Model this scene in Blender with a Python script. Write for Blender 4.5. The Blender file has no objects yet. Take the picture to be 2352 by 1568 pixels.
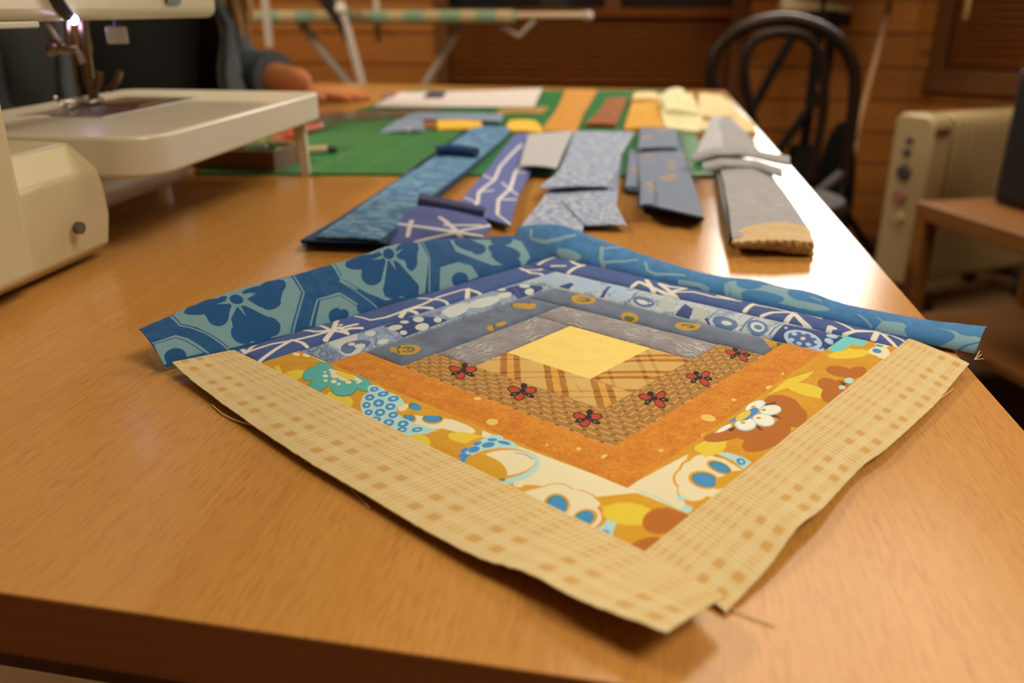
import bpy, bmesh, math, random
import numpy as np
from mathutils import Vector, Matrix

random.seed(11); rng = np.random.default_rng(11)
SC = bpy.context.scene
COL = SC.collection
CM = .01
TZ = .74            # height of the table top above the floor (m); lengths below are in cm, z above the table top
CAM_H = 16.85       # camera above the table top (cm)
PITCH = .3711       # camera looks down by this angle (rad)
FPX = 1980.0        # focal length in pixels of the 2352 px wide frame

# ------------------------------------------------------------------ camera, world, lights, exposure
cam_data = bpy.data.cameras.new('camera'); cam = bpy.data.objects.new('camera', cam_data); COL.objects.link(cam)
cam.location = (0, 0, TZ+CAM_H*CM); cam.rotation_euler = (math.pi/2-PITCH, 0, 0)
cam_data.sensor_width = 22.3; cam_data.lens = FPX/2352*22.3
cam_data.clip_start = .02; cam_data.clip_end = 60
cam_data.dof.use_dof = True; cam_data.dof.focus_distance = .41; cam_data.dof.aperture_fstop = 3.8
cam_data.dof.aperture_blades = 6
SC.camera = cam

world = bpy.data.worlds.new('world'); SC.world = world; world.use_nodes = True
bg = world.node_tree.nodes['Background']; bg.inputs[0].default_value = (1.0, .72, .45, 1); bg.inputs[1].default_value = .02

def area(name, loc, target, size, energy, color, size_y=None, spread=None):
    d = bpy.data.lights.new(name, 'AREA'); d.energy = energy; d.color = color; d.size = size
    if size_y: d.shape = 'RECTANGLE'; d.size_y = size_y
    if spread: d.spread = spread
    o = bpy.data.objects.new(name, d); COL.objects.link(o); o.location = loc
    o.rotation_euler = (Vector(target)-Vector(loc)).to_track_quat('-Z', 'Y').to_euler()
    return o
WARM = (1.0, .80, .56)
# three ceiling lamps (their opal panels are built further down): one over the far right of the table,
# one to the right of the photographer, one on the seamstress' side
LAMPS = [((.95, 2.15), 1.4, 10, (1.0, .88, .72)), ((1.15, -.15), .9, 32, WARM), ((-1.55, 1.6), .6, 46, WARM)]
for (lx, ly), lsz, le, lc in LAMPS:
    area('ceiling_lamp_glow', (lx, ly, 2.37), (lx, ly, 0), lsz, le, lc)

SC.view_settings.view_transform = 'Standard'; SC.view_settings.look = 'None'
SC.view_settings.gamma = 1; SC.view_settings.use_curve_mapping = False
SC.view_settings.exposure = 0.0
SC.cycles.use_denoising = True
SC.cycles.max_bounces = 6; SC.cycles.diffuse_bounces = 3; SC.cycles.glossy_bounces = 3
SC.cycles.sample_clamp_indirect = 4

# ------------------------------------------------------------------ helpers
def tag(o, label=None, cat=None, group=None, kind=None):
    if label: o['label'] = label
    if cat: o['category'] = cat
    if group: o['group'] = group
    if kind: o['kind'] = kind
    return o

def wld(p):
    """cm (camera frame, z above table top) -> metres"""
    return (p[0]*CM, p[1]*CM, TZ+p[2]*CM)

def thing(name, label, cat, base, group=None):
    o = bpy.data.objects.new(name, None); COL.objects.link(o); o.empty_display_size = .02
    o.location = wld(base)
    return tag(o, label, cat, group)

def origin(o):
    v = Vector((0, 0, 0))
    while o: v = v+Vector(o.location); o = o.parent
    return v

class MB:
    """collects shapes (cm) and links them as one mesh object"""
    def __init__(s): s.v = []; s.f = []; s.uv = []; s.hasuv = False
    def add(s, v, f, uv=None):
        n = len(s.v); s.v += [tuple(map(float, p)) for p in v]; s.f += [tuple(i+n for i in q) for q in f]
        if uv is None: s.uv += [(0, 0)]*len(v)
        else: s.uv += [tuple(map(float, q)) for q in uv]; s.hasuv = True
        return s
    def box(s, c, d, rz=0, M=None, taper=1.0):
        x, y, z = (k/2 for k in d); out = []
        ca, sa = math.cos(rz), math.sin(rz)
        for sz in (-1, 1):
            t = taper if sz > 0 else 1
            for sx, sy in ((-1, -1), (1, -1), (1, 1), (-1, 1)):
                px, py = sx*x*t, sy*y*t
                q = (c[0]+px*ca-py*sa, c[1]+px*sa+py*ca, c[2]+sz*z)
                out.append(M(q) if M else q)
        return s.add(out, [(3, 2, 1, 0), (4, 5, 6, 7), (0, 1, 5, 4), (1, 2, 6, 5), (2, 3, 7, 6), (3, 0, 4, 7)])
    def prism(s, poly, z0, z1, M=None):
        n = len(poly)
        a = sum(poly[i][0]*poly[(i+1) % n][1]-poly[(i+1) % n][0]*poly[i][1] for i in range(n))
        if a < 0: poly = poly[::-1]
        v = [(x, y, z0) for x, y in poly]+[(x, y, z1) for x, y in poly]
        if M: v = [M(q) for q in v]
        return s.add(v, [tuple(range(n))[::-1], tuple(range(n, 2*n))]+[(i, (i+1) % n, n+(i+1) % n, n+i) for i in range(n)])
    def tube(s, pts, r, seg=10, cap=True, flat=None):
        P = [np.array(p, float) for p in pts]; n = len(P); rs = r if hasattr(r, '__len__') else [r]*n
        up = np.array((0, 0, 1.)); v = []; prev = None
        for i in range(n):
            t = P[min(i+1, n-1)]-P[max(i-1, 0)]; t /= max(np.linalg.norm(t), 1e-9)
            if prev is None:
                a = up if abs(t[2]) < .9 else np.array((1., 0, 0)); u = np.cross(a, t)
            else: u = prev-t*(prev@t)
            u /= max(np.linalg.norm(u), 1e-9); prev = u; w = np.cross(t, u)
            k = flat if flat else 1
            for j in range(seg):
                a = 2*math.pi*j/seg
                v.append(P[i]+rs[i]*(math.cos(a)*u+math.sin(a)*w*k))
        f = [(i*seg+j, i*seg+(j+1) % seg, (i+1)*seg+(j+1) % seg, (i+1)*seg+j) for i in range(n-1) for j in range(seg)]
        if cap: f += [tuple(range(seg))[::-1], tuple(range((n-1)*seg, n*seg))]
        return s.add(v, f)
    def lathe(s, prof, c, seg=20, M=None):
        v = [(c[0]+r*math.cos(2*math.pi*j/seg), c[1]+r*math.sin(2*math.pi*j/seg), c[2]+z) for r, z in prof for j in range(seg)]
        if M: v = [M(q) for q in v]
        n = len(prof)
        f = [(i*seg+j, i*seg+(j+1) % seg, (i+1)*seg+(j+1) % seg, (i+1)*seg+j) for i in range(n-1) for j in range(seg)]
        if prof[0][0] > .001: f.append(tuple(range(seg))[::-1])
        if prof[-1][0] > .001: f.append(tuple(range((n-1)*seg, n*seg)))
        return s.add(v, f)
    def ball(s, c, r, seg=12, ring=8, sc=(1, 1, 1)):
        prof = [(math.sin(math.pi*i/ring), -math.cos(math.pi*i/ring)) for i in range(ring+1)]
        v = [(c[0]+r*sc[0]*a*math.cos(2*math.pi*j/seg), c[1]+r*sc[1]*a*math.sin(2*math.pi*j/seg), c[2]+r*sc[2]*b) for a, b in prof for j in range(seg)]
        return s.add(v, [(i*seg+j, i*seg+(j+1) % seg, (i+1)*seg+(j+1) % seg, (i+1)*seg+j) for i in range(ring) for j in range(seg)])
    def slab(s, G, th, uv=None, floor=None):
        """closed sheet from a grid n x m x 3 of top points; thickness th down (or down to height floor)"""
        n, m = G.shape[:2]; top = G.reshape(-1, 3); bot = top.copy()
        bot[:, 2] = bot[:, 2]-th if floor is None else floor
        N = n*m; q = lambda i, j: i*m+j
        f = []
        for i in range(n-1):
            for j in range(m-1):
                f.append((q(i, j), q(i+1, j), q(i+1, j+1), q(i, j+1)))
                f.append((N+q(i, j+1), N+q(i+1, j+1), N+q(i+1, j), N+q(i, j)))
        for i in range(n-1):
            f.append((q(i+1, 0), q(i, 0), N+q(i, 0), N+q(i+1, 0)))
            f.append((q(i, m-1), q(i+1, m-1), N+q(i+1, m-1), N+q(i, m-1)))
        for j in range(m-1):
            f.append((q(0, j), q(0, j+1), N+q(0, j+1), N+q(0, j)))
            f.append((q(n-1, j+1), q(n-1, j), N+q(n-1, j), N+q(n-1, j+1)))
        if uv is not None: uv = list(uv.reshape(-1, 2))*2
        return s.add(list(top)+list(bot), f, uv)
    def build(s, name, mat=None, parent=None, bevel=0, seg=2, smooth=True, angle=40, fixn=True, loc=None):
        me = bpy.data.meshes.new(name); o = bpy.data.objects.new(name, me); COL.objects.link(o)
        if parent: o.parent = parent; base = origin(parent)
        elif loc is not None: o.location = wld(loc); base = Vector(wld(loc))
        else: base = Vector((0, 0, 0))
        me.from_pydata([Vector(wld(p))-base for p in s.v], [], s.f)
        if s.hasuv:
            L = me.uv_layers.new(name='UVMap'); idx = np.zeros(len(me.loops), int); me.loops.foreach_get('vertex_index', idx)
            L.data.foreach_set('uv', np.array(s.uv, float)[idx].ravel())
        if fixn or bevel:
            bm = bmesh.new(); bm.from_mesh(me)
            if fixn: bmesh.ops.recalc_face_normals(bm, faces=bm.faces)
            bm.to_mesh(me); bm.free()
        if mat: me.materials.append(mat)
        if bevel:
            md = o.modifiers.new('edge', 'BEVEL'); md.width = bevel*CM; md.segments = seg; md.limit_method = 'ANGLE'; md.angle_limit = math.radians(35)
            md.harden_normals = False
        if smooth:
            me.polygons.foreach_set('use_smooth', [True]*len(me.polygons))
            try: me.set_sharp_from_angle(angle=math.radians(angle))
            except Exception: pass
        return o

def at(u, v, z=0.):
    """point at height z (cm above the table) that a surveyed position of the picture stands for"""
    x = (u-1176)/FPX; y = (v-784)/FPX
    dy = math.cos(PITCH)-y*math.sin(PITCH); dz = -math.sin(PITCH)-y*math.cos(PITCH)
    t = (z-CAM_H)/dz; return np.array([x*t, dy*t, z])
def atY(u, v, Y):
    x = (u-1176)/FPX; y = (v-784)/FPX
    dy = math.cos(PITCH)-y*math.sin(PITCH); dz = -math.sin(PITCH)-y*math.cos(PITCH)
    t = Y/dy; return np.array([x*t, Y, CAM_H+dz*t])

def lin(c): c = c/255; return c/12.92 if c <= .04045 else ((c+.055)/1.055)**2.4
LIT = (1.0, .82, .60)       # tint of the room's lamps, divided out of colours read under them
def ph(r, g, b, k=1.0, cap=.92):
    return tuple(min(cap, lin(c)/l*k) for c, l in zip((r, g, b), LIT))

class NT:
    """small shader-graph writer"""
    def __init__(s, name):
        s.m = bpy.data.materials.new(name); s.m.use_nodes = True; s.t = s.m.node_tree
        s.b = s.t.nodes['Principled BSDF']; s.L = s.t.links
    def n(s, kind, **kw):
        o = s.t.nodes.new(kind)
        for k, v in kw.items(): setattr(o, k, v)
        return o
    def put(s, sock, v):
        if isinstance(v, bpy.types.NodeSocket): s.L.new(v, sock)
        elif isinstance(v, (tuple, list)) and sock.type == 'RGBA' and len(v) == 3: sock.default_value = (*v, 1)
        else: sock.default_value = v
    def m_(s, op, a, b=None, c=None, clamp=False):
        o = s.n('ShaderNodeMath', operation=op, use_clamp=clamp)
        for i, v in enumerate((a, b, c)):
            if v is not None: s.put(o.inputs[i], v)
        return o.outputs[0]
    def mix(s, f, a, b, mode='MIX'):
        o = s.n('ShaderNodeMix', data_type='RGBA', blend_type=mode)
        s.put(o.inputs[0], f); s.put(o.inputs[6], a); s.put(o.inputs[7], b); return o.outputs[2]
    def smooth(s, x, a, b):
        o = s.n('ShaderNodeMapRange'); s.put(o.inputs[0], x); s.put(o.inputs[1], a); s.put(o.inputs[2], b); return o.outputs[0]
    def mapping(s, vec, loc=(0, 0, 0), rot=(0, 0, 0), scale=(1, 1, 1), kind='POINT'):
        o = s.n('ShaderNodeMapping', vector_type=kind); s.put(o.inputs[0], vec)
        o.inputs[1].default_value = loc; o.inputs[2].default_value = rot; o.inputs[3].default_value = scale; return o.outputs[0]
    def noise(s, vec, scale=5, detail=3, rough=.5, dist=0, out=0):
        o = s.n('ShaderNodeTexNoise'); s.put(o.inputs['Vector'], vec); o.inputs['Scale'].default_value = scale
        o.inputs['Detail'].default_value = detail; o.inputs['Roughness'].default_value = rough; o.inputs['Distortion'].default_value = dist
        return o.outputs[out]
    def voro(s, vec, scale=5, feature='F1', out='Distance', rand=1.0):
        o = s.n('ShaderNodeTexVoronoi', feature=feature); s.put(o.inputs['Vector'], vec); o.inputs['Scale'].default_value = scale
        o.inputs['Randomness'].default_value = rand; return o.outputs[out]
    def xyz(s, vec):
        o = s.n('ShaderNodeSeparateXYZ'); s.put(o.inputs[0], vec); return o.outputs[0], o.outputs[1], o.outputs[2]
    def vec(s, x, y, z=0.):
        o = s.n('ShaderNodeCombineXYZ'); s.put(o.inputs[0], x); s.put(o.inputs[1], y); s.put(o.inputs[2], z); return o.outputs[0]
    def coord(s, kind='Object'): return s.n('ShaderNodeTexCoord').outputs[kind]
    def world(s): return s.n('ShaderNodeNewGeometry').outputs['Position']
    def bump(s, h, strength=.3, dist=.001):
        o = s.n('ShaderNodeBump'); s.put(o.inputs['Height'], h); o.inputs['Strength'].default_value = strength
        o.inputs['Distance'].default_value = dist; s.L.new(o.outputs[0], s.b.inputs['Normal'])
    def end(s, color=None, rough=None, spec=None, metal=None):
        if color is not None: s.put(s.b.inputs['Base Color'], color)
        if rough is not None: s.put(s.b.inputs['Roughness'], rough)
        if spec is not None: s.b.inputs['Specular IOR Level'].default_value = spec
        if metal is not None: s.b.inputs['Metallic'].default_value = metal
        return s.m

def simple(name, col, rough=.5, var=.08, scale=40, spec=.5, metal=0, bump=0, bscale=None):
    """plain material with a faint procedural mottling"""
    g = NT(name); p = g.coord('Object')
    f = g.noise(p, scale, 3)
    c = g.mix(f, tuple(k*(1-var) for k in col), tuple(min(1, k*(1+var)) for k in col))
    if bump: g.bump(g.noise(p, bscale or scale*6, 2), bump, .0006)
    return g.end(c, rough, spec, metal)

# ------------------------------------------------------------------ patchwork block geometry (cm, quilt axes p, q)
QA = 0.8385; QC = np.array([3.4637, 41.823])
QE1 = np.array([math.cos(QA), math.sin(QA)]); QE2 = np.array([-math.sin(QA), math.cos(QA)])
# measured corners of the nested squares (left, right, bottom, top), pulled a little by hand sewing
LAT = {
 'L': [(-3.04, 2.23), (-5.59, 4.88), (-7.89, 7.81), (-10.06, 10.39), (-12.26, 12.93)],
 'R': [(2.36, -2.87), (5.26, -5.27), (7.72, -7.72), (10.91, -9.72), (12.78, -12.39)],
 'B': [(-2.92, -2.97), (-5.17, -5.39), (-7.74, -7.78), (-9.98, -10.04), (-12.9, -12.74)],
 'T': [(2.22, 2.29), (4.69, 4.8), (6.96, 7.37), (9.94, 9.66), (12.62, 12.01)]}
LAT = {k: [np.array(p) for p in v] for k, v in LAT.items()}

def isect(a, b, c, d):
    r = b - a; s = d - c
    t = ((c[0]-a[0])*s[1] - (c[1]-a[1])*s[0]) / (r[0]*s[1] - r[1]*s[0])
    return a + r*t

# outer raw edges: (along, across, height) measured from the cloth; each runs in the direction of its log
OUT = {
 'LL': [(12.79,-15.69,.7),(11.06,-15.87,.5),(7.87,-16.16,.4),(4.59,-16.47,.38),(.11,-16.8,.38),(-2.37,-16.85,.42),(-6.36,-17.01,.45),(-9.46,-17.08,.6),(-10.34,-16.93,.75),(-11.25,-16.8,.85),(-12.55,-17.0,.95),(-13.46,-16.98,1.0),(-14.6,-16.86,1.1),(-15.96,-16.74,1.2)],
 'LR': [(-13.67,-16.14,.15),(-11.0,-16.18,.35),(-8.93,-16.02,.6),(-8.25,-16.0,.65),(-7.13,-16.11,.5),(-5.36,-15.98,.38),(-3.55,-15.88,.32),(-2.42,-15.88,.35),(-1.13,-16.1,.42),(2.22,-16.14,.35),(5.12,-16.17,.35),(8.85,-15.99,.38),(10.67,-15.97,.5)],
 'UR': [(18.0,15.7,.75),(16.2,15.6,1.35),(13.55,15.6,1.75),(11.56,15.65,1.35),(6.0,15.7,.63),(1.95,15.4,.35),(-.38,15.6,.35),(-1.54,15.7,.61),(-2.58,15.7,.6),(-4.01,15.7,.45),(-5.49,15.7,.66),(-7.4,15.4,.35),(-8.8,15.4,.35),(-12.58,15.65,.4),(-15.39,15.7,.78)],
 'UL': [(13.1,15.7,1.1),(9.16,15.7,1.7),(5.59,15.7,2.29),(1.07,15.7,2.8),(-2.48,15.7,2.54),(-6.23,15.7,2.45),(-9.84,15.7,2.47),(-12.07,15.7,2.33),(-13.99,15.7,2.0),(-15.76,15.7,1.73)]}

def log_edges(side, k):
    """inner and outer edge of one strip, each a list of (p, q, z)"""
    L, R, B, T = LAT['L'], LAT['R'], LAT['B'], LAT['T']
    i = k-1
    z0 = .30
    if k <= 4:
        if side == 'LL':
            a0, a1 = L[i], isect(L[i], B[i], B[k], R[k]); b0, b1 = isect(T[i], L[i], L[k], B[k]), B[k]
        elif side == 'LR':
            a0, a1 = B[i], R[i]; b0, b1 = isect(L[i], B[i], B[k], R[k]), isect(T[i], R[i], B[k], R[k])
        elif side == 'UR':
            a0, a1 = isect(T[i], R[i], T[k], L[k]), isect(T[i], R[i], R[k], B[k]); b0, b1 = T[k], R[k]
        else:
            a0, a1 = T[i], isect(T[i], L[i], L[k], B[k]); b0, b1 = isect(R[i], T[i], T[k], L[k]), L[k]
        return [(*a0, z0), (*a1, z0)], [(*b0, z0), (*b1, z0)]
    o = OUT[side]
    if side == 'LL':
        inn = [(*L[4], .34), (*B[4], .34), (-14.01, -16.24, 1.0)]; out = [(b, a, z) for a, b, z in o]
    elif side == 'LR':
        inn = [(*B[4], .32), (*R[4], .32)]; out = [(a, b, z) for a, b, z in o]
    elif side == 'UR':
        inn = [(13.4, 16.3, .42), (*T[4], .34), (*R[4], .34), (12.9, -15.7, .4)]; out = [(b, a, z) for a, b, z in o]
    else:
        inn = [(*T[4], .34), (*L[4], .34), (-15.84, 13.33, .5)]; out = [(a, b, z) for a, b, z in o]
    return inn, out

def along(poly, n):
    """resample a polyline by length, smoothed"""
    P = np.array(poly, float); d = np.r_[0, np.cumsum(np.linalg.norm(np.diff(P[:, :2], axis=0), axis=1))]
    s = np.linspace(0, d[-1], n)
    out = np.stack([np.interp(s, d, P[:, i]) for i in range(3)], 1)
    if len(poly) > 4:
        k = max(1, n//24); ker = np.hanning(2*k+3)[1:-1]; ker /= ker.sum()
        pad = len(ker)//2
        lo = 2*out[0] - out[pad:0:-1]; hi = 2*out[-1] - out[-2:-pad-2:-1]
        ext = np.r_[lo, out, hi]
        out = np.stack([np.convolve(ext[:, i], ker, 'valid') for i in range(3)], 1)
    return out, d[-1]

def log_surface(side, k, n=72, m=12):
    """grid n x m of (p, q, z), with the strip's length and width"""
    inn, out = log_edges(side, k)
    A, la = along(inn, n); Bq, lb = along(out, n)
    t = np.linspace(0, 1, m)[None, :, None]
    P = A[:, None, :]*(1-t) + Bq[:, None, :]*t
    tt = t[..., 0]; ss = np.linspace(0, 1, n)[:, None]
    blue = side in ('UR', 'UL')
    ends = np.clip(np.minimum(ss, 1-ss)*14, 0, 1)**.5
    puff = (.22 if blue else .05)*ends
    if k <= 4:
        P[..., 2] += puff*np.clip(4*tt*(1-tt), 0, 1)**.55 - (.08 if blue else .03)
        if blue:
            P[..., 2] += .035*np.sin(ss*23+k*2.1+(side == 'UL'))*np.sin(np.pi*tt)
    else:
        rise = P[..., 2].copy()
        z_in = A[:, 2][:, None]; z_out = Bq[:, 2][:, None]
        e = {'LL': 1.7, 'LR': 1.5, 'UR': 1.0, 'UL': 1.25}[side]
        P[..., 2] = z_in + (z_out-z_in)*tt**e
        bump = {'LL': .06, 'LR': .05, 'UR': .45, 'UL': .28}[side]
        P[..., 2] += bump*np.clip(4*tt*(1-tt), 0, 1)**.6 - (.12 if blue else .05)*(1-tt)**8
    w = np.mean(np.linalg.norm(A-Bq, axis=1))
    return P, max(la, lb), w

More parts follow.
